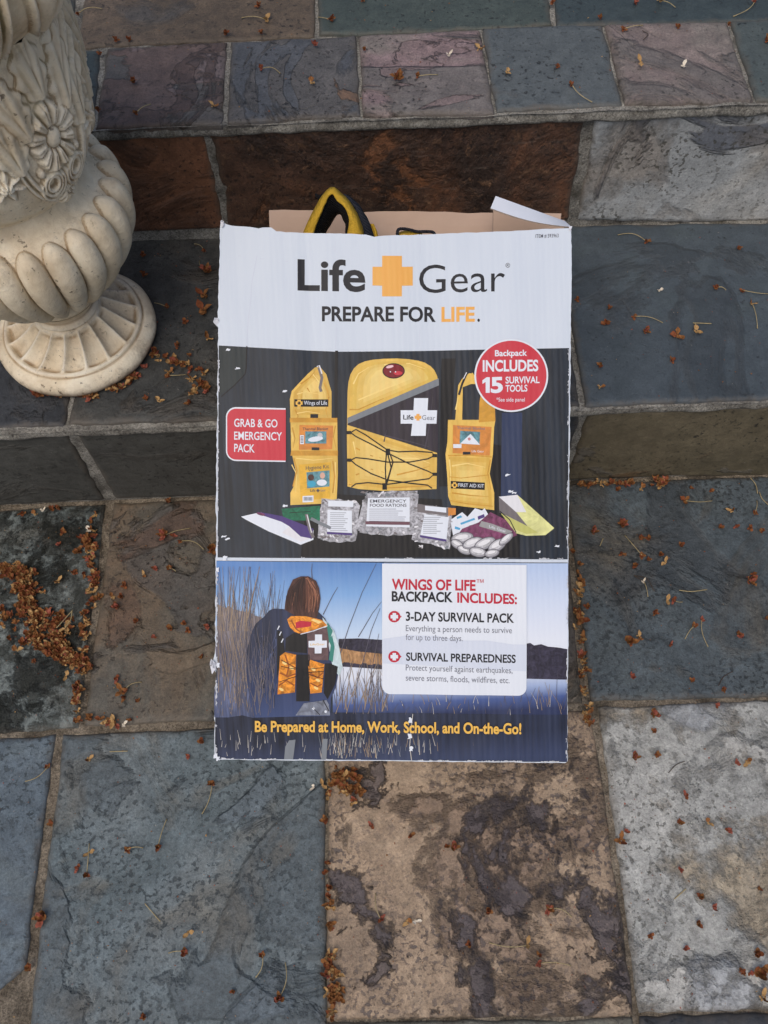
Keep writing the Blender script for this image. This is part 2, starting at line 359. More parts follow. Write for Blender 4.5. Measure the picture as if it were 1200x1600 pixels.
# upper landing: riser stones, edging stones, back row
pslab(land, [(-200, 224), (316, 207), (349, 357), (-200, 381)], PR2, m_s1, 'rust-brown riser stone', amp=.0012)
pslab(land, [(332, 206), (910, 184), (884, 346), (362, 357)], PR2, m_s2, 'dark brown riser stone', amp=.0018, wob=.003)
pslab(land, [(934, 186), (1330, 172), (1330, 345), (902, 346)], PR2, m_s3, 'pale grey riser stone', amp=.0016, wob=.003)
for px, m, lb in [
    ([(-60, 90), (154, 78), (141, 197), (-90, 218)], m_b3, 'blue-black edging stone'),
    ([(168, 75), (351, 66), (346, 190), (150, 196)], m_n1, 'purple edging stone'),
    ([(364, 65), (554, 55), (560, 178), (358, 189)], m_n2, 'violet edging stone'),
    ([(565, 55), (747, 45), (770, 173), (569, 178)], m_n3, 'pink-grey edging stone'),
    ([(757, 45), (938, 39), (973, 160), (777, 171)], m_n4, 'steel-blue edging stone'),
    ([(947, 38), (1134, 34), (1176, 155), (979, 160)], m_n5, 'mauve edging stone'),
    ([(1145, 34), (1340, 26), (1400, 150), (1184, 155)], m_n6, 'teal edging stone'),
    ([(-110, 88), (104, 73), (128, -80), (-60, -80)], m_b3, None),
    ([(120, 71), (490, 54), (489, -80), (150, -80)], m_b1, 'brown landing stone'),
    ([(499, 53), (862, 38), (842, -80), (497, -80)], m_b2, 'dark teal landing stone'),
    ([(872, 38), (1310, 28), (1290, -80), (858, -80)], m_b3, 'blue-black landing stone')]:
    pslab(land, px, PL, m, lb, depth=.006)
# the paving carries on past the picture
rest = [m_drk, m_blu, m_brn, m_gry, m_n4, m_b1]
def fill(parent, x0, x1, y0, y1, z, step, low=False):
    n = max(1, round((x1-x0)/step)); d = (x1-x0)/n
    for i in range(n):
        a, b = x0+i*d+.004, x0+(i+1)*d-.004
        slab(parent, ((a, y0, z), (b, y0, z), (b, y1, z), (a, y1, z)), (Vector((0, 0, z)), UP), rnd.choice(rest), res=.03)
def fillr(parent, x0, x1, z0, z1, y, step):
    n = max(1, round((x1-x0)/step)); d = (x1-x0)/n
    for i in range(n):
        a, b = x0+i*d+.004, x0+(i+1)*d-.004
        slab(parent, ((a, y, z0), (b, y, z0), (b, y, z1), (a, y, z1)), (Vector((0, y, 0)), FRONT), rnd.choice([m_r1, m_s1, m_r3]), res=.03)
def xat(px, py, pl): return at(px, py, *pl).x
fill(patio, xat(1300, 900, PG)+.012, XE, at(926, 1091, *PG).y, -.012, 0, .33); fill(patio, -XE, xat(-80, 970, PG)-.012, at(0, 1146, *PG).y, -.012, 0, .33)
yb = at(514, 1592, *PG).y
fill(patio, xat(1335, 1400, PG)+.03, XE, yb, at(938, 1106, *PG).y, 0, .33); fill(patio, -XE, xat(-95, 1400, PG)-.03, yb, at(99, 1150, *PG).y, 0, .33)
fill(patio, -XE, XE, -1.45, at(500, 1900, *PG).y-.01, 0, .36)
fill(step_, xat(1310, 480, PT)+.02, XE, -.006, T1-.008, Z1, .36); fill(step_, -XE, xat(-200, 500, PT)-.03, -.006, T1-.008, Z1, .36)
fillr(step_, xat(1320, 690, PR1)+.008, XE, .012, R1-.035, .002, .4); fillr(step_, -XE, xat(-230, 740, PR1)-.008, .012, R1-.035, .002, .4)
fillr(land, xat(1330, 260, PR2)+.008, XE, Z1+.012, Z2-.03, T1+.002, .4); fillr(land, -XE, xat(-200, 300, PR2)-.008, Z1+.012, Z2-.03, T1+.002, .4)
y1_ = at(600, 48, *PL).y
fill(land, xat(1370, 90, PL)+.02, XE, T1-.006, y1_-.006, Z2, .153); fill(land, -XE, xat(-70, 130, PL)-.03, T1-.006, y1_-.006, Z2, .153)
yt = at(600, -80, *PL).y
fill(land, xat(1310, -20, PL)+.03, XE, y1_+.006, yt, Z2, .31); fill(land, -XE, xat(-80, -20, PL)-.03, y1_+.006, yt, Z2, .31)
for k in range(3): fill(land, -XE, XE, yt+.012+k*.32, yt+.32+k*.32, Z2, .31)

# ------------------------------------------------------------------ urn
UC = Vector((-.3565, .1336, Z1)); 
def urn_mat():
    g = G('cast_stone'); v = g.co()
    n = g.noise(v, 16, 8, .6); f = g.noise(v, 190, 6, .7)
    col = g.ramp(n, [(.3, C(212, 196, 166)), (.5, C(236, 223, 196)), (.72, C(245, 238, 218))])
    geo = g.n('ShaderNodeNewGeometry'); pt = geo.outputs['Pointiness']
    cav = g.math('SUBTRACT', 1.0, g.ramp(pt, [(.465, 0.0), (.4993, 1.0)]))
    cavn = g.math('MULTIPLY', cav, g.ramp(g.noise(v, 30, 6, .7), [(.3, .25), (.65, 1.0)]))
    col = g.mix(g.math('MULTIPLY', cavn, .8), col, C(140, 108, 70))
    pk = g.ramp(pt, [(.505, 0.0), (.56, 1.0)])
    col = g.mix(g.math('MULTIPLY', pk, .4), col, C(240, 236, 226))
    # green algae on the upper body
    sx = g.n('ShaderNodeSeparateXYZ'); g.t.links.new(g.tc.outputs['Object'], sx.inputs[0])
    hi = g.ramp(sx.outputs[2], [(.24, 0.0), (.44, .95)])
    al = g.math('MULTIPLY', g.step(g.noise(g.co((5, 2, 9)), 18, 8, .7), .53, .1), hi)
    col = g.mix(g.math('MULTIPLY', g.math('MULTIPLY', al, .6), g.math('ADD', .35, cav), True), col, C(112, 112, 70))
    # rain grime: broad stains, streaks and ochre blotches
    g1 = g.step(g.noise(g.co((11, 2, 5), (1, 1, .35)), 13, 9, .72), .53, .13)
    col = g.mix(g.math('MULTIPLY', g1, .34), col, C(150, 122, 86))
    g2 = g.step(g.noise(g.co((1, 22, 5)), 34, 9, .75), .60, .06)
    col = g.mix(g.math('MULTIPLY', g2, .38), col, C(128, 112, 92))
    g3 = g.math('MULTIPLY', g.step(g.noise(g.co((8, 3, 6)), 70, 8, .75), .64, .04), g.step(g.noise(g.co((4, 1, 9)), 8, 4, .6), .46, .1))
    col = g.mix(g.math('MULTIPLY', g3, .6), col, C(96, 78, 56))
    # rusty dirt line at the very bottom
    lo = g.math('ADD', sx.outputs[2], g.math('MULTIPLY', g.noise(g.co((1, 4, 2)), 60, 7, .7), -.022))
    col = g.mix(g.math('MULTIPLY', g.math('SUBTRACT', 1.0, g.step(lo, .0015, .006)), .85), col, C(92, 62, 36))
    sp = g.math('MULTIPLY', g.step(g.noise(g.co((7, 7, 1)), 150, 4, .6), .655, .02), g.step(g.noise(g.co((2, 8, 1)), 14, 4), .47, .1))
    col = g.mix(g.math('MULTIPLY', sp, .75), col, C(70, 58, 46))
    st = g.step(g.noise(g.co((3, 3, 3), (1, 1, .4)), 24, 8, .7), .62, .08)
    col = g.mix(g.math('MULTIPLY', st, .35), col, C(178, 150, 116))
    nr = g.bump(f, .6, .0018); nr = g.bump(g.noise(v, 60, 6, .65), .45, .004, nr); nr = g.bump(sp, -.5, .002, nr)
    return g.out(col, .78, nr, .3)
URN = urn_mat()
urn = link('garden_urn', None); urn.location = UC
tag(urn, 'weathered cream cast stone garden urn with fluted foot and flower reliefs', 'urn')

def revolve(name, prof, nseg, disp=None, sub=1, a0=0.0):
    """prof: list of (r, z); disp(theta, s, r, z)->radial/normal offset array"""
    P = np.array(prof, float)
    d = np.r_[0, np.cumsum(np.hypot(*np.diff(P, axis=0).T))]
    m = max(8, int(d[-1]/sub)); s = np.linspace(0, d[-1], m)
    # smooth the profile with a Catmull-Rom resample
    def cr(y):
        t = np.gradient(y, d); i = np.clip(np.searchsorted(d, s, 'right')-1, 0, len(d)-2); h = d[i+1]-d[i]; u = (s-d[i])/h
        return (2*u**3-3*u**2+1)*y[i]+(u**3-2*u**2+u)*h*t[i]+(-2*u**3+3*u**2)*y[i+1]+(u**3-u**2)*h*t[i+1]
    r, z = cr(P[:, 0]), cr(P[:, 1])
    tr, tz = np.gradient(r, s), np.gradient(z, s); l = np.hypot(tr, tz); nr, nz = tz/l, -tr/l
    th = np.arange(nseg)/nseg*2*np.pi
    TH, S = np.meshgrid(th, s, indexing='ij'); RR = np.tile(r, (nseg, 1)); ZZ = np.tile(z, (nseg, 1))
    D = disp(TH, S/d[-1], RR, ZZ) if disp else 0*TH
    RR2 = RR + D*nr; ZZ2 = ZZ + D*nz
    XX, YY = RR2*np.cos(TH), RR2*np.sin(TH)
    V = np.stack([XX, YY, ZZ2], -1).reshape(-1, 3)
    i = np.arange(nseg)[:, None]; j = np.arange(m-1)[None, :]; k = (i+1) % nseg
    F = np.stack([i*m+j, k*m+j, k*m+j+1, i*m+j+1], -1).reshape(-1, 4)
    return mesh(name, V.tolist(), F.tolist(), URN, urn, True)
def sm(x): x = np.clip(x, 0, 1); return x*x*(3-2*x)
# foot: rolled rim, raised ring, swirling hollow flutes up to the ankle
def foot_d(T, s, r, z):
    n = 17; zone = sm((.0790-r)/.003)*sm((r-.040)/.006)
    ph = (T*n/(2*np.pi) + (r-.04)*9.0) % 1.0
    fl = np.abs(2*ph-1)**2.2
    return zone*(fl*.0085-.0075) + .0004*np.sin(T*9+r*80)
revolve('foot', [(.001, .000), (.086, .000), (.093, .004), (.0965, .012), (.094, .021), (.087, .0265), (.0835, .027), (.082, .0305), (.079, .031), (.073, .0330), (.062, .0395), (.052, .047), (.043, .0545), (.037, .058)], 360, foot_d, .0014)
revolve('ankle_ring', [(.034, .055), (.0385, .0575), (.0405, .0605), (.0385, .064), (.036, .066), (.0365, .070), (.041, .077), (.046, .083)], 200, None, .0014)
# bowl with slanted gadroons
def bowl_d(T, s, r, z):
    n = 24; q = (T*n/(2*np.pi) + (z-.1)*2.2) % 1.0; t = (z-.096)/(.2385-.096)
    hw = np.clip(1-np.clip((t-.84)/.16, 0, 1)**2, 0, 1)**.42*np.clip(1-np.clip((.2-t)/.2, 0, 1)**2, 0, 1)**.45
    lobe = np.sqrt(np.clip(1-((2*q-1)/(hw*.97+1e-4))**2, 0, 1))*np.clip(hw*1.1, 0, 1)
    lobe = np.where((t > 0) & (t < 1), lobe, 0)
    return lobe*.0125-.0085*sm((z-.085)/.02)*sm((.262-z)/.02)
revolve('bowl', [(.040, .077), (.047, .085), (.059, .103), (.081, .128), (.0985, .153), (.1105, .179), (.1135, .200), (.1105, .218), (.1035, .232), (.096, .239), (.089, .243), (.083, .247), (.079, .252), (.077, .258)], 960, bowl_d, .0014)

# body reliefs as one cast height field in (arc length, height)
ZC = .340
cdir = CAM - UC
TH0 = math.atan2(cdir.y, cdir.x)
def relief(u, v):
    """height (m) of the ornament at arc offset u and height offset v from a medallion centre"""
    h = np.zeros_like(u)
    rr = np.hypot(u, v); an = np.arctan2(v, u)
    # daisy
    n = 12; ph = (an*n/(2*np.pi)+.25) % 1.0
    rr0 = rr; rr = rr/1.27; wdt = np.clip((rr-.0055)/.012, 0, 1); prof = np.clip(1-((2*ph-1)/(.86))**2, 0, 1)
    rad = np.clip((rr-.006)/.004, 0, 1)*np.clip((.0235+.0015*np.sin(an*5)-rr)/.004, 0, 1)
    pet = np.sqrt(prof)*rad*(.0034+.0016*wdt) - .0012*rad*np.exp(-((2*ph-1)/.12)**2)
    h = np.maximum(h, pet*1.25)
    h = np.maximum(h, .0052*np.sqrt(np.clip(1-(rr/.0072)**2, 0, 1)))
    rr = rr0
    # oval frame, two cords
    ov = np.hypot(u/.0415, (v+.004)/.050)
    for c, wd, a in ((1.0, .055, .0042), (1.14, .045, .0034)):
        h = np.maximum(h, a*np.sqrt(np.clip(1-((ov-c)/wd)**2, 0, 1))*np.clip((.022-v)/.02, 0, 1))
    # C-scrolls below the daisy
    for sx in (-1, 1):
        for k in range(3):
            cx, cy, R = sx*.017, -.038+.001*k, .015-.0038*k
            d = np.abs(np.hypot(u-cx, (v-cy)*1.05)-R)
            m = (v < cy+.006+.004*k)
            h = np.maximum(h, np.where(m, .0042*np.sqrt(np.clip(1-(d/.0023)**2, 0, 1)), 0))
        d = np.hypot(u-sx*.026, v+.022); h = np.maximum(h, .004*np.sqrt(np.clip(1-(d/.0045)**2, 0, 1)))
    # acanthus sprays drooping over the top of the frame
    for sx, ux, vx, ln, aa in ((-1, .026, .012, .062, .30), (1, .026, .012, .062, .30), (0, 0, .034, .050, 0), (-1, .044, -.012, .050, .15), (1, .044, -.012, .050, .15)):
        uu = u-sx*ux; vv = v-vx; c_, s_ = np.cos(sx*aa), np.sin(sx*aa); a1 = uu*c_-vv*s_; b1 = uu*s_+vv*c_
        t_ = np.clip(b1/ln, 0, 1); wd_ = .0175*np.sin(np.pi*(.08+.84*t_)**.75)*(1+.14*np.cos(b1*420))+1e-5
        q_ = np.sqrt(np.clip(1-(a1/wd_)**2, 0, 1))*((b1 > 0) & (b1 < ln))
        h = np.maximum(h, q_*(.0052+.0010*np.cos(np.abs(a1)*560-b1*130)))
    # shell drop at the foot of the frame
    d = np.hypot(u/.016, (v+.057)/.010); a2 = np.arctan2(v+.050, u)
    h = np.maximum(h, (.0058+.0014*np.cos(a2*14))*np.sqrt(np.clip(1-d**2, 0, 1)))
    return h
def leaf(u, v):
    """hanging acanthus leaf between medallions, tip down"""
    h = np.zeros_like(u); t = np.clip((.075-v)/.075, 0, 1)        # v from +.075 (top) to 0 (tip)
    wd = .030*np.clip(1-t, 0, 1)**.6*(1+.16*np.cos(v*330+u*40)) + 1e-5
    q = np.abs(u)/wd; m = (v > 0) & (v < .078)
    lob = np.sqrt(np.clip(1-q**2, 0, 1))*(.0062+.0020*np.cos(np.abs(u)*620+np.abs(v)*260))
    h = np.where(m, lob, 0); return h
def star(u, v):
    rr = np.hypot(u, v); an = np.arctan2(v, u); n = 7; ph = (an*n/(2*np.pi)) % 1.0
    tip = .022*(1-.5*np.abs(2*ph-1)**.7)
    return np.clip((tip-rr)/.006, 0, 1)*(.0042-.0022*np.abs(2*ph-1)) + .003*np.sqrt(np.clip(1-(rr/.006)**2, 0, 1))
NM = 6; TM = math.radians(-34)
def body_d(T, s, r, z):
    h = np.zeros_like(T)
    for k in range(NM):
        for off, kind in ((0, 0), (np.pi/NM, 1)):
            c = TM + k*2*np.pi/NM + off
            d = (T-c+np.pi) % (2*np.pi) - np.pi
            near = np.abs(d) < .5
            u = d*.106; v = z-ZC
            if kind == 0: q = relief(u/.86, v/1.17)*1.25
            else: q = np.maximum(leaf(u*.9, z-.352), star(u, z-.318)*1.4)
            h = np.maximum(h, np.where(near, q, 0))
    zone = sm((z-.250)/.006)
    return h*zone
prof = [(.0765, .252), (.080, .257), (.088, .265), (.0945, .277), (.100, .290), (.1045, .310), (.107, .330), (.110, .355), (.112, .385), (.1125, .410), (.112, .430)]
revolve('body', prof, 1000, body_d, .0012)
# flared rim with hanging egg-shaped lobes
def rim_d(T, s, r, z):
    n = 16; q = ((T-TM)*n/(2*np.pi)+.2) % 1.0; u = 2*q-1
    tt = np.clip((s-.03)/.80, 0, 1)
    half = .90*np.sqrt(np.clip(1-((tt-.62)/.62)**2, 0, 1))**.9+1e-4
    a = np.abs(u)/half
    border = np.exp(-((a-.86)/.12)**2)*.0085*(tt > .01)
    egg = np.sqrt(np.clip(1-(a/.62)**2, 0, 1))*.0085
    edge = np.where(a < 1.02, np.maximum(border, egg), 0.0)
    zone = sm((s-.03)/.05)*sm((.90-s)/.06)
    return zone*(edge)
revolve('rim', [(.111, .426), (.116, .430), (.124, .437), (.134, .448), (.1425, .462), (.147, .478), (.148, .492), (.1445, .503), (.137, .507), (.129, .500), (.124, .488), (.118, .462), (.110, .435), (.09, .41), (.001, .405)], 700, rim_d, .0018)

# ------------------------------------------------------------------ cardboard box
AL = math.radians(31.2); D = .13
BU = Vector((0, math.cos(AL), math.sin(AL))); BN = Vector((0, -math.sin(AL), math.cos(AL)))
BACK = Vector((0, -.012, R1+.003)); FP = BACK + BN*D           # a point of the back plane, of the front plane
def fr(px, py, k=0.0):
    return at(px, py, FP, BN) + BN*k
def rr_(px, py, k=0.0): return at(px, py, FP - BN*k, BN)        # measured point on the plane k metres behind the front
F0 = fr(335, 1186)
def st(p): d = p-F0; return d.x, d.dot(BU)
def warp(p):
    """slight bowing, dents and the fold of the used front panel"""
    s, t = st(p)
    h = .0040*mn.noise(Vector((s*6, t*4.5, 3.3))) + .0010*mn.noise(Vector((s*26, t*17, 1.3)))
    d = abs(s-.122); h -= .0014*math.exp(-(d/.010)**2)*max(0, min(1, (t-.30)/.1))
    d2 = abs(s-.03-max(0, .47-t)*-.12); h -= .0010*math.exp(-(d2/.009)**2)*max(0, min(1, (t-.36)/.05))
    h -= .004*math.exp(-((s-.0)**2+(t-.1)**2)/.0006)
    if t > .46: h += .004*mn.noise(Vector((s*14, 0, 7)))*(t-.46)/.09
    return p + BN*h

def print_mat(name, col, col2=None, t0=0, t1=1, streak=.25, rough=.40, wear=.5, stops=None, mott=None):
    """ink on glossy corrugated board. UV = metres across and up the panel"""
    g = G(name); uv = g.n('ShaderNodeUVMap'); uv.uv_map = 'panel'
    sx = g.n('ShaderNodeSeparateXYZ'); g.t.links.new(uv.outputs[0], sx.inputs[0])
    def cu(scale, off=(0, 0, 0)):
        m = g.n('ShaderNodeMapping'); g.t.links.new(uv.outputs[0], m.inputs[0]); m.inputs['Scale'].default_value = scale; m.inputs['Location'].default_value = off
        return m.outputs[0]
    if stops:
        f = g.math('DIVIDE', g.math('SUBTRACT', sx.outputs[1], t0), t1-t0, True); c = g.ramp(f, stops)
    else: c = col
    s1 = g.noise(cu((150, 5, 1)), 1.0, 3, .6); s2 = g.noise(cu((9, 5, 1), (4, 2, 0)), 1.0, 5, .6)
    if streak:
        c = g.mix(g.math('MULTIPLY', g.ramp(s1, [(.40, 0.0), (.75, 1.0)]), streak), c, col2 or tuple(min(.8, x*1.5+.035) for x in (col or (.2, .25, .35, 1))[:3])+(1,))
        c = g.mix(g.math('MULTIPLY', g.ramp(s2, [(.4, 0.0), (.7, 1.0)]), streak*.8), c, col2 or tuple(min(.8, x*1.35+.02) for x in (col or (.2, .25, .35, 1))[:3])+(1,))
    if mott:
        ms, lo, hi = mott[:3]; mv = g.noise(cu((ms, ms*(mott[3] if len(mott) > 3 else 1), 1), (3, 5, 0)), 1.0, 5, .65, 1.2)
        c = g.mix(1.0, c, g.ramp(mv, [(.32, lo), (.5, (lo+hi)/2), (.66, hi)]), 'MULTIPLY')
    if wear:
        sp = g.step(g.noise(cu((90, 70, 1), (1, 7, 0)), 1.0, 5, .6), .775, .01)
        c = g.mix(g.math('MULTIPLY', sp, wear), c, C(205, 205, 208))
    wv = g.n('ShaderNodeTexWave', wave_type='BANDS', bands_direction='X'); g.t.links.new(uv.outputs[0], wv.inputs[0])
    wv.inputs['Scale'].default_value = 55.0; wv.inputs['Distortion'].default_value = .6; wv.inputs['Detail'].default_value = 1
    amp = g.math('MULTIPLY', wv.outputs[1], g.ramp(g.noise(cu((8, 6, 1), (9, 9, 0)), 1.0, 3), [(.35, .25), (.7, 1.0)]))
    nr = g.bump(amp, .11, .0010); nr = g.bump(g.noise(cu((40, 22, 1)), 1.0, 5, .6), .2, .0030, nr)
    return g.out(c, rough, nr, .22)

BOXN = link('cardboard_box', None); BOXN.location = Vector((.02, BACK.y - R1/math.tan(AL), .0))
tag(BOXN, 'open white printed cardboard box of an emergency backpack leaning on the steps', 'box')
bpy.context.view_layer.update()
INV = BOXN.matrix_world.inverted()
class Art:
    """flat printed shapes collected into one mesh of several inks, following the panel's warp"""
    def __init__(s, base): s.V, s.F, s.M, s.mats, s.k = [], [], [], [], base
    def mi(s, m):
        if m not in s.mats: s.mats.append(m)
        return s.mats.index(m)
    def add(s, verts2, faces, mat, lift):
        b = len(s.V); mi = s.mi(mat)
        for x, y in verts2: s.V.append(fr(x, y, lift))
        for f in faces: s.F.append(tuple(i+b for i in f)); s.M.append(mi)
    def poly(s, pts, mat, layer):
        bm = bmesh.new(); vs = [bm.verts.new((x, -y, 0)) for x, y in pts]
        es = [bm.edges.new((vs[i], vs[(i+1) % len(vs)])) for i in range(len(vs))]
        bmesh.ops.triangle_fill(bm, edges=es, use_beauty=True, normal=(0, 0, 1))
        for _ in range(8):
            L = [e for e in bm.edges if e.calc_length() > 13]
            if not L: break
            bmesh.ops.subdivide_edges(bm, edges=L, cuts=1); bmesh.ops.triangulate(bm, faces=bm.faces)
        bm.verts.index_update()
        fs = []
        for f in bm.faces:
            f.normal_update(); q = [v.index for v in f.verts]; fs.append(q if f.normal.z > 0 else q[::-1])
        s.add([(v.co.x, -v.co.y) for v in bm.verts], fs, mat, s.k+layer*.00018); bm.free()
    def blob(s, pts, mat, layer, m=6):
        n = len(pts); out = []
        for i in range(n):
            p0, p1, p2, p3 = [Vector((pts[(i+k) % n][0], pts[(i+k) % n][1], 0)) for k in (-1, 0, 1, 2)]
            for j in range(m):
                u = j/m; q = .5*((2*p1)+(p2-p0)*u+(2*p0-5*p1+4*p2-p3)*u*u+(3*p1-p0-3*p2+p3)*u**3); out.append((q.x, q.y))
        s.poly(out, mat, layer)
    def rect(s, x0, y0, x1, y1, mat, layer): s.poly([(x0, y1), (x1, y1), (x1, y0), (x0, y0)], mat, layer)
    def line(s, pts, wd, mat, layer, wd1=None):
        n = len(pts); V = []; F = []
        for i, (x, y) in enumerate(pts):
            a = pts[max(0, i-1)]; b = pts[min(n-1, i+1)]; dx, dy = b[0]-a[0], b[1]-a[1]; l = math.hypot(dx, dy) or 1
            ww = wd + ((wd1 if wd1 is not None else wd)-wd)*i/(n-1)
            V += [(x-dy/l*ww/2, y+dx/l*ww/2), (x+dy/l*ww/2, y-dx/l*ww/2)]
        for i in range(n-1): F.append((2*i, 2*i+2, 2*i+3, 2*i+1))
        s.add(V, F, mat, s.k+layer*.00018)
    def ell(s, cx, cy, rx, ry, mat, layer, n=28, rot=0):
        c, q = math.cos(rot), math.sin(rot)
        s.poly([(cx+c*rx*math.cos(a)-q*ry*math.sin(a), cy+q*rx*math.cos(a)+c*ry*math.sin(a)) for a in [2*math.pi*i/n for i in range(n)]], mat, layer)
    def text(s, body, x0, x1, y0, y1, cap, mat, layer, bold=0.0, shear=0.0):
        """fit between x0 (baseline y0) and x1 (baseline y1), capital height cap, all in photo pixels"""
        cu = bpy.data.curves.new('t', 'FONT'); cu.body = body; cu.offset = bold; cu.resolution_u = 4; cu.shear = shear
        o = bpy.data.objects.new('t', cu); COL.objects.link(o)
        cu2 = bpy.data.curves.new('t', 'FONT'); cu2.body = 'H'; cu2.offset = bold; o2 = bpy.data.objects.new('t', cu2); COL.objects.link(o2)
        bpy.context.view_layer.update(); dg = bpy.context.evaluated_depsgraph_get()
        me = bpy.data.meshes.new_from_object(o.evaluated_get(dg)); mh = bpy.data.meshes.new_from_object(o2.evaluated_get(dg))
        hy = max(v.co.y for v in mh.vertices); by = min(v.co.y for v in mh.vertices)
        xs = [v.co.x for v in me.vertices]; a, b = min(xs), max(xs); k = (x1-x0)/(b-a)
        bm = bmesh.new(); bm.from_mesh(me); bmesh.ops.triangulate(bm, faces=bm.faces)
        for v in bm.verts: v.co.x *= k
        for _ in range(5):
            L = [e for e in bm.edges if max(abs(e.verts[0].co.x-e.verts[1].co.x), abs(e.verts[0].co.y-e.verts[1].co.y)*cap/(hy-by)) > 9]
            if not L: break
            bmesh.ops.subdivide_edges(bm, edges=L, cuts=1); bmesh.ops.triangulate(bm, faces=bm.faces)
        for v in bm.verts: v.co.x /= k
        bm.to_mesh(me); bm.free()
        V = []
        for v in me.vertices:
            x = x0+(v.co.x-a)*k; y = y0+(y1-y0)*(x-x0)/(x1-x0) - (v.co.y-by)/(hy-by)*cap
            V.append((x, y))
        s.add(V, [tuple(p.vertices) for p in me.polygons], mat, s.k+layer*.00018)
        for q in (o, o2): bpy.data.objects.remove(q)
        for q in (cu, cu2): bpy.data.curves.remove(q)
        for q in (me, mh): bpy.data.meshes.remove(q)
    def build(s, name, parent):
        W = [INV @ warp(p) for p in s.V]
        o = mesh(name, W, s.F, s.mats, parent, False, s.M)
        uvl = o.data.uv_layers.new(name='panel'); S = [st(p) for p in s.V]
        uvl.data.foreach_set('uv', [c for l in o.data.loops for c in S[l.vertex_index]])
        return o

def lerp_c(a, b, t): return tuple(x+(y-x)*t for x, y in zip(a, b))
def shade(a, pts, c0, c1, layer, name, steps=5, keep=.55, off=(0, 0), **k):
    cx = sum(p[0] for p in pts)/len(pts)+off[0]; cy = sum(p[1] for p in pts)/len(pts)+off[1]
    for i in range(steps):
        q = 1-(1-keep)*i/(steps-1) if steps > 1 else 1
        a.poly([(cx+(x-cx)*q, cy+(y-cy)*q) for x, y in pts] if i else pts, ink(f'{name}_{i}', lerp_c(c0, c1, i/(steps-1)), wear=0, **k), layer+i*.14)
I = {}
def ink(name, c, **k):
    if name not in I: I[name] = print_mat('ink_'+name, c, **k)
    return I[name]
white = ink('white', C(208, 217, 227), streak=.34, col2=C(192, 203, 218), wear=0, rough=.45)
navy = ink('navy', C(25, 30, 37), streak=.45, col2=C(60, 72, 88))  # lighter streaks put the gloss along the corrugations into the ink colour
black = ink('black', C(16, 16, 20), streak=.08)
char = ink('charcoal', C(26, 28, 36), streak=.1, wear=.15)
orange = ink('orange', C(232, 168, 84), streak=.15, wear=.15)
gold = ink('gold', C(232, 182, 84), streak=.08, wear=.25)
red = ink('red', C(196, 54, 68), streak=.15, wear=.2)
dred = ink('dark_red', C(186, 34, 58), streak=.05, wear=0)
paper = ink('paper', C(222, 228, 236), streak=.08, wear=.1, col2=C(214, 220, 232))
tint = ink('tint', C(206, 214, 228), streak=.08, wear=0)
yel = ink('yellow', C(224, 184, 88), streak=.22, mott=(34, .78, 1.12, .5), col2=C(240, 206, 116), wear=.1)
yeld = ink('dark_yellow', C(200, 146, 52), streak=.15, mott=(60, .8, 1.15), wear=0)
oran2 = ink('kit_orange', C(212, 136, 62), streak=.1, mott=(60, .75, 1.15), wear=0)
grey = ink('grey', C(120, 126, 132), streak=.1, wear=0)
plum = ink('plum', C(38, 32, 40), streak=.3, col2=C(84, 76, 92), wear=.1)
foil = ink('foil', C(176, 176, 182), streak=.1, mott=(170, .25, 1.35), wear=0)
foild = ink('foil_dark', C(112, 106, 108), streak=.1, wear=0)
foilw = ink('foil_bright', C(222, 222, 226), streak=.05, wear=0)
text_ink = ink('text', C(66, 68, 80), streak=.0, wear=0)
grtext = ink('grey_text', C(110, 114, 128), streak=.0, wear=0)
purple = ink('purple', C(74, 56, 118), streak=.1, wear=0)
green = ink('green', C(20, 108, 78), streak=.1, mott=(120, .5, 1.3), wear=0)
teal = ink('teal', C(92, 140, 150), streak=.1, mott=(150, .45, 1.5), wear=0)
cyan = ink('cyan', C(86, 164, 206), streak=.05, wear=0)
limey = ink('pale_lime', C(222, 222, 150), streak=.1, mott=(60, .75, 1.1), wear=0)
glovep = ink('glove_purple', C(116, 58, 92), streak=.1, mott=(160, .5, 1.4), wear=0)
glovew = ink('glove_white', C(200, 200, 204), streak=.1, mott=(110, .6, 1.15), wear=0)
glossred = ink('gloss_red', C(120, 18, 34), streak=.0, wear=0)
def tt(py): return st(fr(610, py))[1]
sky_i = ink('sky', None, stops=[(0, C(222, 230, 240)), (.35, C(186, 208, 232)), (.7, C(126, 168, 216)), (1, C(84, 130, 190))], t0=tt(1035), t1=tt(880), streak=.10, col2=C(180, 200, 226), wear=.2)
skyr = ink('pale_sky', None, stops=[(0, C(222, 228, 238)), (.5, C(202, 214, 234)), (1, C(170, 192, 226))], t0=tt(1010), t1=tt(880), streak=.06, col2=C(214, 222, 236), wear=.1)
lake = ink('lake', None, stops=[(0, C(28, 36, 72)), (.3, C(66, 86, 140)), (.6, C(160, 178, 212)), (1, C(222, 228, 238))], t0=tt(1118), t1=tt(1056), streak=.12, col2=C(120, 136, 176), wear=.2)
foot_i = ink('footer', None, stops=[(0, C(44, 54, 82)), (.5, C(18, 24, 40)), (1, C(14, 20, 36))], t0=tt(1190), t1=tt(1112), streak=.25, col2=C(92, 104, 140), wear=.5)
haze_i = ink('reed_haze', None, mott=(170, .5, 1.3, .14), stops=[(0, C(54, 68, 108)), (.45, C(92, 100, 130)), (1, C(140, 124, 112))], t0=tt(1140), t1=tt(950), streak=.35, col2=C(124, 134, 160), wear=.4)
reed1 = ink('reed_brown', C(150, 130, 106), streak=.0, wear=0)
reed2 = ink('reed_dark', C(86, 84, 96), streak=.0, wear=0)
reed3 = ink('reed_pale', C(186, 182, 176), streak=.0, wear=0)
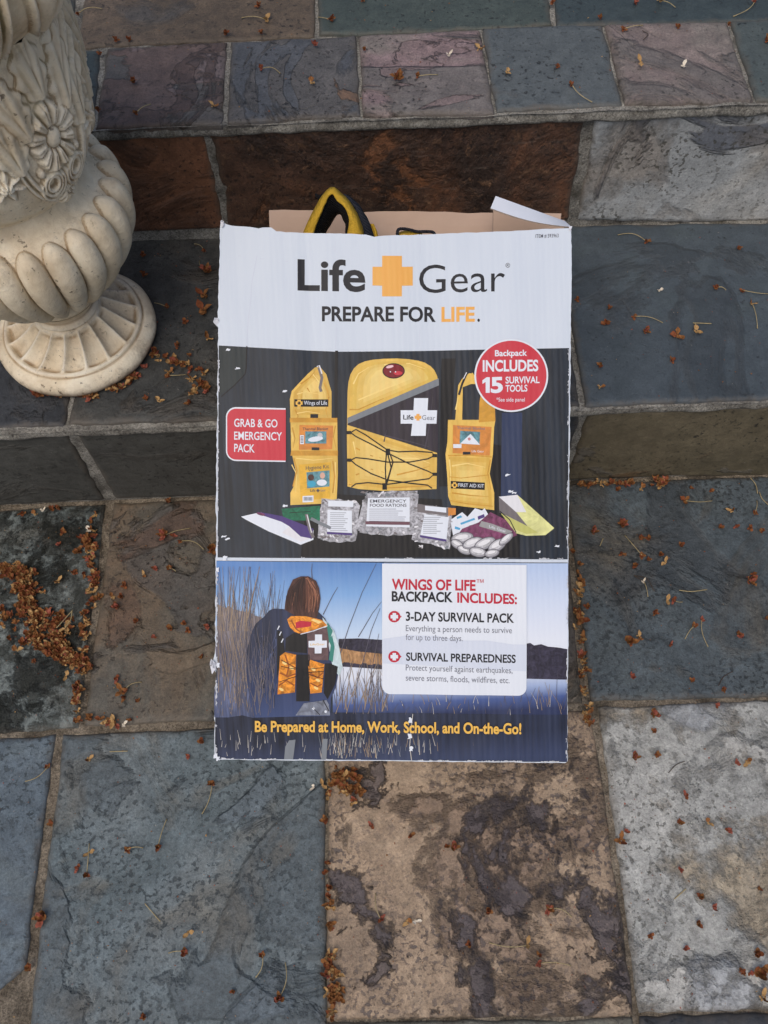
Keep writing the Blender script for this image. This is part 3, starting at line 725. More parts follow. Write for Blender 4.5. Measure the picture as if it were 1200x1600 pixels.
hill = ink('hill', C(38, 34, 46), streak=.3, mott=(150, .5, 1.6), col2=C(78, 76, 98), wear=.1)
bank = ink('bank', C(176, 134, 92), streak=.1, mott=(200, .4, 1.3, .4), wear=0)
hair1 = ink('hair', C(66, 40, 34), streak=.1, mott=(260, .5, 1.9, .12), wear=0); hair2 = ink('hair_light', C(140, 92, 70), streak=.1, wear=0)
jacket = ink('jacket', None, stops=[(0, C(58, 74, 114)), (.3, C(42, 54, 88)), (.75, C(20, 22, 34)), (1, C(12, 12, 18))], t0=tt(1115), t1=tt(955), streak=.35, col2=C(74, 88, 130), wear=.2)
flame = ink('flame_orange', C(228, 140, 40), streak=.2, mott=(110, .35, 1.4), wear=0); flamed = ink('flame_dark', C(146, 76, 26), streak=.2, wear=0); flameh = ink('flame_light', C(246, 208, 130), streak=.1, wear=0)
shirt = ink('shirt', C(206, 226, 230), streak=.1, mott=(100, .65, 1.1, .4), wear=0); stripe = ink('stripe_green', C(52, 128, 116), streak=.1, wear=0)
jean = ink('jeans', C(120, 126, 140), streak=.2, mott=(120, .5, 1.3), wear=0)
kraft = plain('kraft_board', C(190, 165, 147), .85, .2, var=.05, scale=30)
kraftd = plain('kraft_edge', C(176, 160, 146), .9, .1, var=.15, scale=400)
torn = plain('torn_paper', C(218, 220, 226), .9, .1, var=.08, scale=200)
darkwrap = plain('dark_print_wrap', C(34, 37, 46), .5, .4, var=.2, scale=40)

# front panel: white board with ragged top edge, real board thickness
top_edge = [(893, 356), (880, 356.5), (840, 358), (800, 360.5), (760, 362), (700, 364.5), (660, 366.5), (625, 368), (600, 369), (585, 371), (572, 367.5), (540, 366), (500, 365), (470, 364), (447, 363.5), (432, 362), (424, 356), (412, 356), (404, 357.5), (390, 355), (372, 353.5), (362, 352.5), (354, 350), (349, 347.5), (344, 349)]
left_edge = [(343.5, 352), (343, 400), (341, 470), (340.5, 496), (336, 503), (341, 512), (340, 538), (341, 560), (339.5, 600), (340, 640), (338, 680), (338.5, 720), (337, 780), (338, 830), (336.5, 880), (337, 960), (335.5, 1020), (331, 1036), (333, 1046), (337, 1052), (335.5, 1100), (335, 1150), (335, 1178), (338, 1186)]
bot_edge = [(380, 1187), (440, 1188), (500, 1188.5), (560, 1189.5), (620, 1190), (700, 1191), (780, 1191.5), (840, 1192.5), (884, 1193)]
right_edge = [(887.5, 1190), (887, 1100), (888, 1000), (887.5, 900), (888.5, 800), (890, 700), (891, 600), (892, 500), (893, 420)]
raw = left_edge + bot_edge + right_edge + top_edge; outline = []; ro = random.Random(77)
for i in range(len(raw)):
    p, q = raw[i], raw[(i+1) % len(raw)]; l = math.hypot(q[0]-p[0], q[1]-p[1]); m = max(1, int(l/7)); a_ = 1.0 if p[0] < 345 else .55
    for k in range(m): outline.append((p[0]+(q[0]-p[0])*k/m+ro.uniform(-a_, a_)*(k > 0), p[1]+(q[1]-p[1])*k/m+ro.uniform(-a_, a_)*(k > 0)))
A = Art(0.0)
A.poly(outline, white, 0)
# the header's printing
H_ = A
H_.text('Life', 465, 571, 454, 456, 49, char, 1, .023); H_.text('Gear', 655, 789, 457, 455, 43, char, 1, -.004); H_.text('®', 790, 797, 418, 418, 7, char, 1)
H_.poly([(597, 463), (628, 463), (628, 446.5), (645, 446), (645, 416.5), (628, 417), (628, 400), (597, 400), (597, 417), (582, 417), (582, 446), (597, 446.5)], orange, 1)
H_.text('PREPARE FOR', 503, 681, 502, 502.5, 23.5, char, 1, .028); H_.text('LIFE', 690, 742, 502.5, 502.5, 23.5, orange, 1, .030); H_.text('.', 746, 750, 502.5, 502.5, 23, char, 1, .02)
H_.text('ITEM # 593963', 837, 873, 371.5, 370.5, 5.6, text_ink, 1, .006)
# creases in the white header
crease = ink('crease', C(202, 209, 222), streak=0, wear=0)
H_.line([(402, 400), (394, 440), (392, 470), (388, 500), (386, 537)], 1.2, crease, .4); H_.line([(524, 378), (523.5, 394)], 1.0, crease, .4); H_.line([(526, 512), (524, 545)], 1.0, crease, .4)
H_.line([(657, 372), (656.5, 396)], .9, crease, .4); H_.line([(656, 512), (655, 540)], .9, crease, .4); H_.line([(372, 400), (410, 405), (450, 409)], .8, crease, .4)
V0 = len(A.V)
fp = A.build('front_panel', BOXN)
# give the board its thickness: a second skin 4 mm behind plus the edge faces
bm = bmesh.new(); oc = [fr(x, y) for x, y in outline]; n = len(oc)
fv = [bm.verts.new(INV @ (warp(p)-BN*.0003)) for p in oc]; bv = [bm.verts.new(INV @ (warp(p)-BN*.0042)) for p in oc]
for i in range(n): bm.faces.new((fv[i], bv[i], bv[(i+1) % n], fv[(i+1) % n]))
es = [bm.edges.get((bv[i], bv[(i+1) % n])) for i in range(n)]
r_ = bmesh.ops.triangle_fill(bm, edges=es, use_beauty=True); 
me = bpy.data.meshes.new('board_edge'); bm.to_mesh(me); bm.free(); me.materials.append(kraftd); link('board_edge', me, fp)

# --- product photograph band
P_ = Art(.00022)
P_.poly([(341, 875.3), (887, 878.3), (890, 540), (860, 541), (740, 543), (640, 545), (525, 546.5), (450, 543), (343, 536.5)], white, 0)
P_.poly([(340, 871), (887, 874), (889, 544), (740, 546.5), (640, 548.5), (525, 549.5), (450, 546), (342, 540)], navy, 1)
nv2 = ink('navy_blue', C(40, 52, 82), streak=.3, col2=C(64, 80, 116)); blk2 = ink('near_black', C(10, 10, 14), streak=.16, col2=C(40, 42, 52))
gr2 = ink('slate_band', C(36, 44, 46), streak=.3, col2=C(60, 70, 76))
P_.poly([(342.5, 619), (366, 602), (383, 584), (385, 544), (343, 541)], gr2, 2)
P_.poly([(690, 870), (812, 871), (812, 700), (740, 690)], blk2, 2); P_.poly([(470, 870), (700, 870), (690, 780), (480, 770)], blk2, 2)
P_.poly([(782, 800), (814, 800), (816, 645), (784, 645)], nv2, 2.6); P_.poly([(686, 760), (700, 760), (712, 560), (690, 560)], blk2, 2)
P_.line([(526, 548), (525, 600), (525, 660)], 4.5, black, 3); P_.line([(386, 541), (385, 575), (383, 585), (366, 603), (346, 620)], 1.6, black, 3)
# side pouch with clear pockets, left
P_.poly([(454, 789), (526, 786), (528, 740), (527, 655), (518, 653), (518, 612), (510, 585), (500, 573), (492, 574), (480, 585), (456, 611), (453, 624), (454, 655), (455, 704), (462, 735), (459, 760), (454, 770)], yel, 3)
P_.poly([(455, 704), (528, 704), (528, 712), (454, 712)], yeld, 4); P_.poly([(453, 660), (527, 660), (527, 653), (453, 653)], yeld, 4)
P_.line([(498, 574), (503, 590), (500, 606), (502, 612)], 4.5, foild, 4); P_.line([(495, 573), (499, 571), (503, 584)], 2, foilw, 5)
P_.rect(460, 624, 513, 635.5, black, 4); P_.text('Wings of Life', 475, 511, 632.5, 632.5, 6.2, paper, 5, .004)
def plus(a, cx, cy, r, t, mat, layer, sk=0):
    a.poly([(cx-t, cy+r), (cx+t, cy+r), (cx+t, cy+t), (cx+r, cy+t), (cx+r, cy-t), (cx+t, cy-t), (cx+t, cy-r), (cx-t, cy-r), (cx-t, cy-t), (cx-r, cy-t), (cx-r, cy+t), (cx-t, cy+t)], mat, layer)
plus(P_, 467.5, 630, 5.4, 2.6, gold, 5); plus(P_, 467.5, 630, 2.4, 1.0, black, 6)
P_.rect(485, 647, 497, 653, char, 5)
P_.poly([(467, 703), (519, 702), (521, 665), (468, 664)], oran2, 4); P_.text('Thermal Blanket', 473, 513, 672.5, 672, 4.4, text_ink, 5, .004)
P_.rect(477, 674, 510, 693, teal, 5); P_.ell(493, 686, 12, 4, paper, 6, 14, -.15); P_.ell(500, 680, 4, 4, glovew, 6, 10); P_.rect(469, 680, 475, 694, paper, 5)
for k in range(5): P_.rect(470, 682+2.2*k, 474, 682.9+2.2*k, text_ink, 6)
P_.rect(487, 699, 499, 703.5, char, 5)
P_.poly([(470, 782), (516, 778), (517, 722), (467, 726)], ink('kit_yellow', C(226, 176, 58), streak=.1, mott=(60, .8, 1.12), wear=0), 4); P_.text('Hygiene Kit', 478, 514, 734.5, 731.5, 6, text_ink, 5, .002)
P_.poly([(480, 763), (515, 760), (515, 735), (479, 738)], teal, 5); P_.ell(487, 756, 7, 5, ink('sea', C(60, 160, 190), streak=0, wear=0), 6, 12); P_.ell(486, 746, 5, 5, hair1, 6, 12); P_.ell(503, 754, 8, 5, paper, 6, 12); P_.ell(504, 743, 4, 5, ink('skin', C(214, 170, 150), streak=0, wear=0), 6, 12)
P_.text('Life', 485, 493, 768.5, 768, 4, text_ink, 5, .01); plus(P_, 497, 766.5, 2.6, 1.0, text_ink, 5); P_.text('Gear', 501, 509, 768, 767.5, 4, grtext, 5)
P_.poly([(473, 785), (490, 784), (490, 774), (473, 775)], paper, 5)
for k in range(7): P_.rect(475+2*k, 776.5, 476+2*k, 782, text_ink, 6)
P_.line([(458, 760), (464, 735), (459, 715)], 2.0, yeld, 4); P_.line([(520, 720), (523, 745), (520, 770)], 2.0, yeld, 4)
shade(P_, [(457, 648), (516, 648), (515, 614), (508, 590), (497, 576), (483, 587), (459, 613)], C(212, 168, 76), C(232, 196, 114), 3.1, 'bag_yellow', 3, .55, mott=(40, .9, 1.06))
for pts, mt in (([(470, 600), (484, 590), (492, 580)], yeld), ([(461, 640), (466, 650), (463, 658)], yeld), ([(514, 620), (509, 640), (512, 652)], yeld), ([(480, 606), (486, 616)], yeld), ([(457, 668), (461, 685), (458, 700)], yeld), ([(524, 665), (521, 682), (525, 700)], yeld), ([(506, 598), (512, 612), (514, 620)], yeld)):
    P_.line(pts, 2.2, mt, 3.5, .6)
hl = ink('yellow_light', C(242, 212, 130), streak=.1, wear=0)
for pts in ([(488, 584), (500, 598), (508, 616)], [(464, 616), (478, 612), (500, 616)], [(456, 676), (458, 690)], [(524, 722), (524, 750), (522, 772)], [(456, 726), (464, 742), (462, 770)], [(463, 716), (490, 719), (520, 716)], [(464, 646), (480, 643), (500, 646)]): P_.line(pts, 1.6, hl, 3.6, .5)
# backpack
P_.poly([(543, 760), (560, 764), (600, 767), (640, 766), (682, 764), (683, 700), (685.5, 606), (685.5, 597), (683, 587), (679, 578.5), (673, 572), (664, 566.5), (654, 563.5), (638, 561), (620, 560), (600, 560.5), (582, 562), (570, 564.5), (560, 569), (553, 575.5), (547.5, 585), (544.5, 597), (543, 612), (542, 680)], yel, 3)
shade(P_, [(546, 650), (547, 612), (552, 588), (566, 571), (582, 566), (620, 564), (652, 567), (672, 577), (681, 590), (681, 594)], C(220, 178, 82), C(236, 204, 124), 3.05, 'flap_yellow', 4, .5, mott=(34, .9, 1.06))
shade(P_, [(546, 756), (600, 763), (679, 760), (679, 712), (600, 686), (546, 670)], C(214, 170, 76), C(232, 196, 112), 3.05, 'pocket_yellow', 4, .6, mott=(34, .9, 1.06))
P_.poly([(543, 664), (684, 708), (686, 594), (543, 658)], plum, 4)
P_.poly([(543, 662), (686, 602), (685.5, 591), (543, 653)], grey, 5)
P_.ell(615, 579.5, 17.5, 12, black, 5); P_.ell(615, 579.5, 16, 10.5, glossred, 6); P_.ell(609, 573, 6, 2.2, ink('shine', C(230, 190, 196), streak=0, wear=0), 7, 14, -.2); P_.ell(622, 583, 7, 3.2, red, 7, 14)
for x in (610, 618): P_.ell(x, 581, 1.1, 1.1, paper, 8, 8)
P_.poly([(642, 681), (665, 681), (666, 662), (682, 662), (683, 641), (668, 641), (669, 622), (647, 622), (646, 641), (626, 641), (626, 662), (644, 662)], paper, 5)
P_.text('Life', 630, 646, 655.5, 656, 7.4, char, 6, .016); plus(P_, 653, 652, 5.2, 2.4, orange, 6); P_.text('Gear', 659.5, 680, 656, 656.5, 7.2, grtext, 6, .0)
for pts in ([(548, 676), (556, 671), (572, 680), (605, 703), (622, 706), (650, 705), (675, 707), (679, 712), (668, 717), (640, 722), (606, 722), (575, 717), (556, 715), (548, 719)],
            [(548, 676), (556, 682), (580, 694), (606, 708), (640, 725), (668, 736), (678, 741), (670, 748), (640, 752), (603, 757), (575, 754), (556, 756), (549, 761)],
            [(548, 719), (556, 726), (580, 740), (606, 750), (640, 755), (668, 758), (675, 763)], [(605, 706), (611, 730), (607, 745), (602, 757)], [(604, 706), (602, 730), (603, 757)], [(608, 706), (614, 722), (604, 757)]):
    P_.line(pts, 1.9, black, 6)
for x, y in ((606, 706), (601, 760)): P_.rect(x-3.5, y-5, x+3.5, y+5, black, 7)
for x, y in ((545, 676), (545, 719), (679, 712), (679, 741)): P_.rect(x-3.5, y-2.5, x+3.5, y+2.5, black, 7)
for pts, mt in (([(552, 600), (560, 584), (576, 574)], hl), ([(560, 625), (590, 612), (630, 596)], hl), ([(600, 570), (640, 568), (664, 576)], hl), ([(556, 742), (580, 733), (600, 738)], yeld), ([(620, 742), (650, 735), (672, 728)], yeld), ([(556, 700), (580, 712), (596, 716)], yeld), ([(620, 716), (650, 716), (672, 724)], hl), ([(552, 690), (556, 710)], hl), ([(546, 640), (560, 640), (600, 622)], yeld), ([(545, 757), (600, 762.5), (680, 759)], yeld)):
    P_.line(pts, 2.4, mt, 3.6, .6)
for pts in ([(600, 690), (604, 672)], [(664, 700), (672, 660), (676, 620)], [(600, 680), (640, 690), (670, 698)]): P_.line(pts, 2, ink('plum_light', C(66, 60, 72), streak=.1, wear=0), 4.5, .6)
# first-aid pouch, right
P_.poly([(711, 658), (722, 658), (723, 620), (723, 605), (741, 598), (741, 598), (738, 584), (733, 583), (722, 592), (716, 602)], yel, 3)
P_.poly([(723, 600), (752, 600), (738, 582)], yel, 4); P_.poly([(748, 660), (774, 658), (773, 630), (752, 608), (749, 630)], yeld, 4)
P_.poly([(705, 789), (772, 797), (772, 770), (765, 740), (770, 710), (772, 668), (774, 656), (700, 656), (699, 690), (696, 710), (699, 750), (700, 775)], yel, 3)
P_.line([(729, 584), (722, 600), (717, 617)], 3.2, char, 5); P_.line([(729, 582), (724, 592)], 1.4, foilw, 6)
P_.poly([(707, 708), (765, 712), (768, 667), (708, 664)], oran2, 4); P_.poly([(718, 693), (749, 695), (750, 675), (719, 673)], teal, 5); P_.poly([(719, 693), (750, 695), (735, 678)], paper, 6); P_.ell(733, 686, 2.5, 2.5, ink('rose', C(196, 130, 130), streak=0, wear=0), 7, 8)
P_.text('Thermal Blanket', 714, 758, 670.5, 671.5, 4, grtext, 5); P_.rect(708, 694, 721, 700, paper, 5); P_.rect(723, 706, 735, 711, char, 5); P_.text('Life Gear', 737, 756, 706.5, 707, 3.4, paper, 5)
P_.poly([(704, 763), (757, 765.5), (757.5, 754), (704, 751.5)], black, 4); plus(P_, 710, 758, 4.6, 2.2, gold, 5); plus(P_, 710, 758, 2, .9, black, 6); P_.text('FIRST AID KIT', 716, 756, 760.5, 762, 5.4, paper, 5, .004)
P_.line([(700, 712), (735, 711), (768, 714)], 1.8, yeld, 5); P_.line([(702, 745), (720, 747), (764, 742)], 1.2, yeld, 4); P_.line([(703, 782), (730, 787), (770, 791)], 1.2, yeld, 4)
shade(P_, [(708, 786), (769, 793), (768, 770), (761, 740), (765, 716), (701, 714), (702, 750), (704, 775)], C(212, 168, 74), C(232, 196, 112), 3.2, 'pouch_yellow', 4, .5, mott=(40, .9, 1.06))
for pts, mt in (([(706, 728), (730, 724), (758, 730)], hl), ([(706, 770), (734, 774), (764, 776)], yeld), ([(702, 718), (704, 740), (703, 770)], hl), ([(766, 718), (762, 740), (767, 765)], yeld), ([(712, 640), (716, 620)], hl)): P_.line(pts, 2.4, mt, 3.6, .6)
# small items along the bottom
P_.poly([(470, 851), (490, 843), (490, 828), (450, 815), (408, 800), (377, 807), (383, 811), (420, 830)], paper, 4)
P_.poly([(452, 822), (470, 838), (487, 842), (490, 826), (440, 806), (404, 799.5), (401, 802), (440, 815)], purple, 5); P_.ell(408, 803, 7, 2.2, glovep, 6, 12, .25); P_.poly([(441, 832), (470, 846), (486, 841), (470, 838), (452, 822)], foilw, 6)
P_.poly([(444, 813), (500, 813), (500, 790), (440, 795)], green, 4); P_.line([(452, 801), (486, 799)], 1, black, 5)
P_.line([(479, 803), (484, 826), (490, 840)], 5, foild, 6); P_.line([(486, 810), (500, 817), (517, 825)], 5, grey, 6); P_.line([(480, 804), (487, 832)], 1.5, foilw, 7)
def jag(pts, a=1.6, n=5, sd=1):
    r = random.Random(sd); out = []
    for i in range(len(pts)):
        p, q = pts[i], pts[(i+1) % len(pts)]
        for k in range(n): out.append((p[0]+(q[0]-p[0])*k/n+r.uniform(-a, a), p[1]+(q[1]-p[1])*k/n+r.uniform(-a, a)))
    return out
def packet(pts, lab, strip, sd, txt=None):
    r = random.Random(sd)
    P_.poly(jag(pts, 1.3, 6, sd), foil, 4)
    xs = [p[0] for p in pts]; ys = [p[1] for p in pts]
    for k in range(26):
        x = r.uniform(min(xs)+2, max(xs)-2); y = r.choice([r.uniform(min(ys)+2, min(ys)+10), r.uniform(max(ys)-13, max(ys)-2), r.uniform(min(ys), max(ys))])
        x = min(max(x, min(xs)+7), max(xs)-8)
        P_.ell(x, min(max(y, min(ys)+3), max(ys)-3), r.uniform(1.5, 4.5), r.uniform(.8, 2), r.choice([foilw, foild, foilw, foild, grey]), 5, 7, r.uniform(-1, 1))
    P_.poly(lab, paper, 6)
    (xa, yb_), (xb, _), (xc, yt_), (xd, _) = lab
    if strip: P_.poly([(xa, yb_), (xb, lab[1][1]), (xb, lab[1][1]-3.5), (xa, yb_-3.5)], strip, 7)
    yy = min(lab[2][1], lab[3][1])+3
    if txt:
        for tx in txt: P_.text(tx, xa+6, xb-5, yy+5, yy+5, 4.6, text_ink, 7, .01); yy += 6.6
    while yy < yb_-6:
        P_.line([(xa+5, yy+2), (xa+5+(xb-xa-10)*r.uniform(.65, 1), yy+2)], .7, grtext, 7); yy += 3.1
packet([(497, 840), (515, 847), (556, 846), (562, 790), (555, 781), (502, 779)], [(511, 834), (550, 836), (550, 798), (512, 796)], purple, 3)
P_.poly([(513, 791), (552, 792), (552, 783), (513, 782)], paper, 6)
packet([(558, 824), (562, 832), (600, 837), (645, 834), (655, 776), (650, 766), (575, 769), (567, 782)], [(572, 822), (640, 824), (640, 777), (575, 778)], None, 5, ['EMERGENCY', 'FOOD RATIONS'])
P_.poly([(571, 819), (640, 820), (640, 815), (571, 814)], ink('brown_strip', C(110, 76, 86), streak=0, wear=0), 7)
packet([(643, 843), (702, 858), (707, 806), (700, 794), (651, 788)], [(656, 839), (697, 846), (701, 808), (663, 803)], purple, 9)
P_.poly([(652, 800), (705, 806), (700, 794), (652, 787)], foild, 6); P_.poly([(664, 797), (697, 801), (697, 793), (664, 790)], paper, 7)
for pts in ([(712, 828), (722, 830), (760, 800), (742, 794)], [(704, 812), (716, 826), (735, 812), (722, 800)], [(708, 838), (724, 838), (716, 814), (704, 816)], [(722, 824), (760, 814), (764, 806), (757, 794)]): P_.poly(pts, paper, 5)
for pts in ([(720, 820), (742, 812), (741, 809), (719, 817)], [(710, 826), (718, 828), (719, 825), (711, 822)], [(714, 811), (722, 808), (720, 805), (713, 808)]): P_.poly(pts, cyan, 6)
P_.poly([(700, 806), (712, 804), (712, 794), (700, 793)], oran2, 6); P_.poly([(747, 812), (757, 808), (756, 803), (746, 807)], purple, 7)
P_.poly([(716, 834), (760, 846), (784, 846), (808, 836), (790, 812), (766, 800), (748, 816), (722, 826)], glovep, 6)
P_.poly([(748, 822), (796, 836), (800, 830), (768, 818), (752, 814)], ink('cuff', C(150, 150, 150), streak=0, wear=0), 7); P_.text('Life Gear', 764, 790, 824, 832, 4, paper, 8)
for gi, (cx, cy, rx, ry, ro) in enumerate(((722, 840, 17, 8, -.15), (714, 850, 10, 6, .5), (725, 859, 11, 5.5, .4), (738, 848, 16, 7.5, -.35), (757, 849, 17, 8, -.4), (746, 862, 13, 7, .2), (776, 852, 15, 8, -.55), (768, 864, 11, 5.5, -.2), (790, 842, 13, 5, -.7))):
    P_.ell(cx, cy, rx+1.0, ry+1.0, ink('glove_shade', C(92, 90, 98), streak=0, wear=0), 8+gi*.8, 20, ro); P_.ell(cx, cy, rx, ry, ink('glove_edge', C(150, 150, 156), streak=0, wear=0), 8.2+gi*.8, 20, ro); P_.ell(cx-.6, cy-.9, rx*.86, ry*.78, glovew, 8.35+gi*.8, 20, ro); P_.ell(cx-1, cy-1.6, rx*.6, ry*.42, ink('glove_light', C(226, 226, 228), streak=0, wear=0), 8.5+gi*.8, 16, ro)
P_.poly([(802, 832), (822, 837), (852, 836), (866, 825), (808, 773), (780, 777), (782, 800)], limey, 4); P_.poly([(780, 800), (824, 822), (806, 800), (779, 776)], foild, 5); P_.poly([(779, 776), (806, 800), (822, 800), (808, 773)], foilw, 5)
P_.poly([(802, 826), (822, 834), (840, 832), (824, 822), (782, 802)], ink('lime_shade', C(190, 190, 110), streak=0, wear=0), 6); P_.line([(780, 798), (796, 812), (806, 832)], 1.5, char, 7)
# scuffs where the ink is worn to white paper
def scuffs(a, x0, y0, x1, y1, n, w0, sd):
    r = random.Random(sd)
    for k in range(int(n*.62)):
        t = r.random(); x = x0+(x1-x0)*t; y = y0+(y1-y0)*t; l = r.uniform(3, 22); vert = abs(y1-y0) > abs(x1-x0)
        pts = []
        m = 7
        for i in range(m): pts.append((r.uniform(-.8, .8), l*i/m) if vert else (l*i/m, r.uniform(-.8, .8)))
        for i in range(m, -1, -1): pts.append((r.uniform(.3, w0), l*i/m) if vert else (l*i/m, -r.uniform(.3, w0)))
        pts = [(x+p[0], y+p[1]) for p in pts]
        a.poly(pts, ink('scuff', C(196, 200, 208), streak=.2, wear=0, mott=(300, .7, 1.1)), 10)
scuffs(P_, 341.5, 541, 338.5, 845, 34, 3.2, 1); scuffs(P_, 888, 545, 886.5, 850, 26, -2.2, 2); scuffs(P_, 345, 871, 880, 873.5, 16, 2.5, 4)
r = random.Random(5)
for cx, cy in ((357, 547), (372, 576), (445, 612), (446, 790), (350, 838), (793, 742), (797, 768), (803, 770), (870, 853), (840, 862), (356, 842)): P_.poly(jag([(cx-4, cy+1.5), (cx+3, cy+1), (cx+4, cy-1.5), (cx-2, cy-1.5)], .9, 3, int(cx+cy)), paper, 10)
P_.build('product_photo', fp)

# --- red tab and round badge
T_ = Art(.0016)
def rrect(x0, y0, x1, y1, r, corners='tl tr bl br'.split(), sl=0.0):
    o = []
    for nm, cx, cy, a0 in (('bl', x0+r, y1-r, 90), ('tl', x0+r, y0+r, 180), ('tr', x1-r, y0+r, 270), ('br', x1-r, y1-r, 0)):
        if nm in corners:
            for i in range(9):
                a = math.radians(a0+90*i/8); o.append((cx+r*math.cos(a), cy+r*math.sin(a)))
        else: o.append({'bl': (x0, y1), 'tl': (x0, y0), 'tr': (x1, y0), 'br': (x1, y1)}[nm])
    return [(x, y+sl*(x-x0)) for x, y in o][::-1]
T_.poly(rrect(353.5, 636, 446.5, 720, 16, ['tl', 'bl'], .02), paper, 0); T_.poly(rrect(355.5, 638.5, 447, 718, 14, ['tl', 'bl'], .02), red, 1)
for tx, xa, xb, y in (('GRAB & GO', 366.5, 434, 667), ('EMERGENCY', 366.5, 441, 687), ('PACK', 366.5, 398.5, 706)): T_.text(tx, xa, xb, y, y+1.2, 12.6, paper, 2, .013)
T_.build('grab_and_go_tab', fp)
B_ = Art(.0016)
B_.ell(798.5, 587, 57.5, 56.8, paper, 0, 64); B_.ell(798.5, 587, 54.8, 54.2, red, 1, 64)
for tx, xa, xb, y, cp, bo in (('Backpack', 773, 823, 557, 9.6, .024), ('INCLUDES', 754, 840.5, 581, 18, .03), ('5', 766.5, 785.5, 614.5, 25, .036), ('SURVIVAL', 789.5, 842.5, 599.5, 10.6, .022), ('TOOLS', 789.5, 823.5, 612.5, 10.6, .022), ('*See side panel', 775, 819.5, 627.5, 6, .004)):
    B_.text(tx, xa, xb, y, y-.6 if tx != '*See side panel' else y, cp, paper, 2, bo)
B_.poly([(758.6, 614), (765, 614), (765, 589.6), (760, 589.6), (753.6, 594.4), (753.6, 600), (758.6, 597)], paper, 2)
B_.build('round_badge', fp)

# --- lake photograph
L_ = Art(.00022)
L_.poly([(336, 1185), (886.5, 1191.5), (887, 879), (338, 876)], navy, 0)
L_.poly([(337, 1040), (600, 1042), (600, 879), (338, 876.5)], sky_i, 1)
L_.poly([(598, 1065), (887, 1068), (887.5, 880), (598, 879)], skyr, 1)
L_.poly([(520, 1118), (886, 1122), (886, 1055), (700, 1040), (520, 1038)], lake, 2)
L_.poly([(336, 1185), (886.5, 1191), (887, 1117), (337, 1111)], foot_i, 3)
L_.poly([(529, 1022), (600, 1024), (600, 1000), (560, 997.5), (529, 998)], hill, 3); L_.poly([(529, 1036), (600, 1040), (600, 1022), (560, 1018), (529, 1012)], bank, 4); L_.poly([(529, 1041), (600, 1046), (600, 1038), (529, 1034)], hill, 4)
L_.poly([(818, 1060), (886, 1062), (886, 1014), (870, 1011), (856, 1010), (845, 1006), (834, 1008), (828, 1004), (818, 1006)], hill, 3)
L_.poly(jag([(337, 1120), (440, 1118), (440, 1000), (420, 975), (395, 960), (370, 950), (338, 945)], 3, 5, 3), haze_i, 4)
reed4 = ink('reed_mid', C(112, 104, 104), streak=0, wear=0)
r = random.Random(12)
for k in range(300):
    x = r.uniform(340, 440); y1 = r.uniform(990, 1118); l = r.uniform(30, 130); dx = r.uniform(-.25, .3)*l
    if y1-l < 890: continue
    x2 = max(341, min(x+dx, 470)); m_ = r.choice([reed1, reed2, reed2, reed4])
    L_.line([(x, y1), ((x+x2)/2+r.uniform(-2, 2), y1-l/2), (x2, y1-l)], r.uniform(.5, 1.2), m_, 5, .3)
for k in range(24):
    x = r.uniform(341, 395); l = r.uniform(60, 120); x2 = max(342, x+r.uniform(-10, 26)); L_.line([(x, 985), ((x+x2)/2+1, 985-l*.5), (x2, max(885, 985-l))], 1.1, r.choice([reed1, reed2]), 5, .4)
for k in range(70):
    x = r.uniform(522, 600); y1 = r.uniform(1085, 1116); l = r.uniform(12, 80); dx = r.uniform(-.35, .5)*l
    L_.line([(x, y1), (x+dx*.4, y1-l/2), (min(x+dx, 594), y1-l)], r.uniform(.7, 1.2), r.choice([reed1, reed4, reed2]), 6, .4)
for pts in ([(527, 1035), (545, 980), (566, 925), (588, 880)], [(560, 1060), (580, 985), (594, 950)], [(505, 960), (520, 930), (528, 917)], [(560, 995), (582, 958), (596, 940)], [(575, 1100), (580, 1050), (592, 990)], [(488, 905), (487, 890), (488, 880)], [(420, 948), (424, 915), (423, 895)]): L_.line(pts, 1.3, reed2, 6, .6)
for k in range(60):
    x = r.uniform(600, 885); y1 = r.uniform(1095, 1117); l = r.uniform(6, 34 if x > 800 else 20); dx = r.uniform(-.6, .6)*l
    if x > 830: l *= r.uniform(1, 2.2)
    L_.line([(x, y1), (x+dx*.3, y1-l/2), (min(884, x+dx), y1-l)], r.uniform(.6, 1.1), r.choice([reed1, reed2, reed3]), 6, .4)
for k in range(150):
    x = 500+abs(r.gauss(0, 1))*75; x = min(x, 870); y1 = r.uniform(1160, 1186); l = r.uniform(5, 26); dx = r.uniform(-.3, .3)*l
    L_.line([(x, y1), (x+dx, y1-l)], r.uniform(.6, 1.3), r.choice([reed3, reed1, reed2, grey]), 5, .3)
for k in range(26):
    x = r.uniform(345, 480); y1 = r.uniform(1155, 1182); l = r.uniform(5, 20); L_.line([(x, y1), (x+r.uniform(-4, 4), y1-l)], .8, reed3, 5, .3)
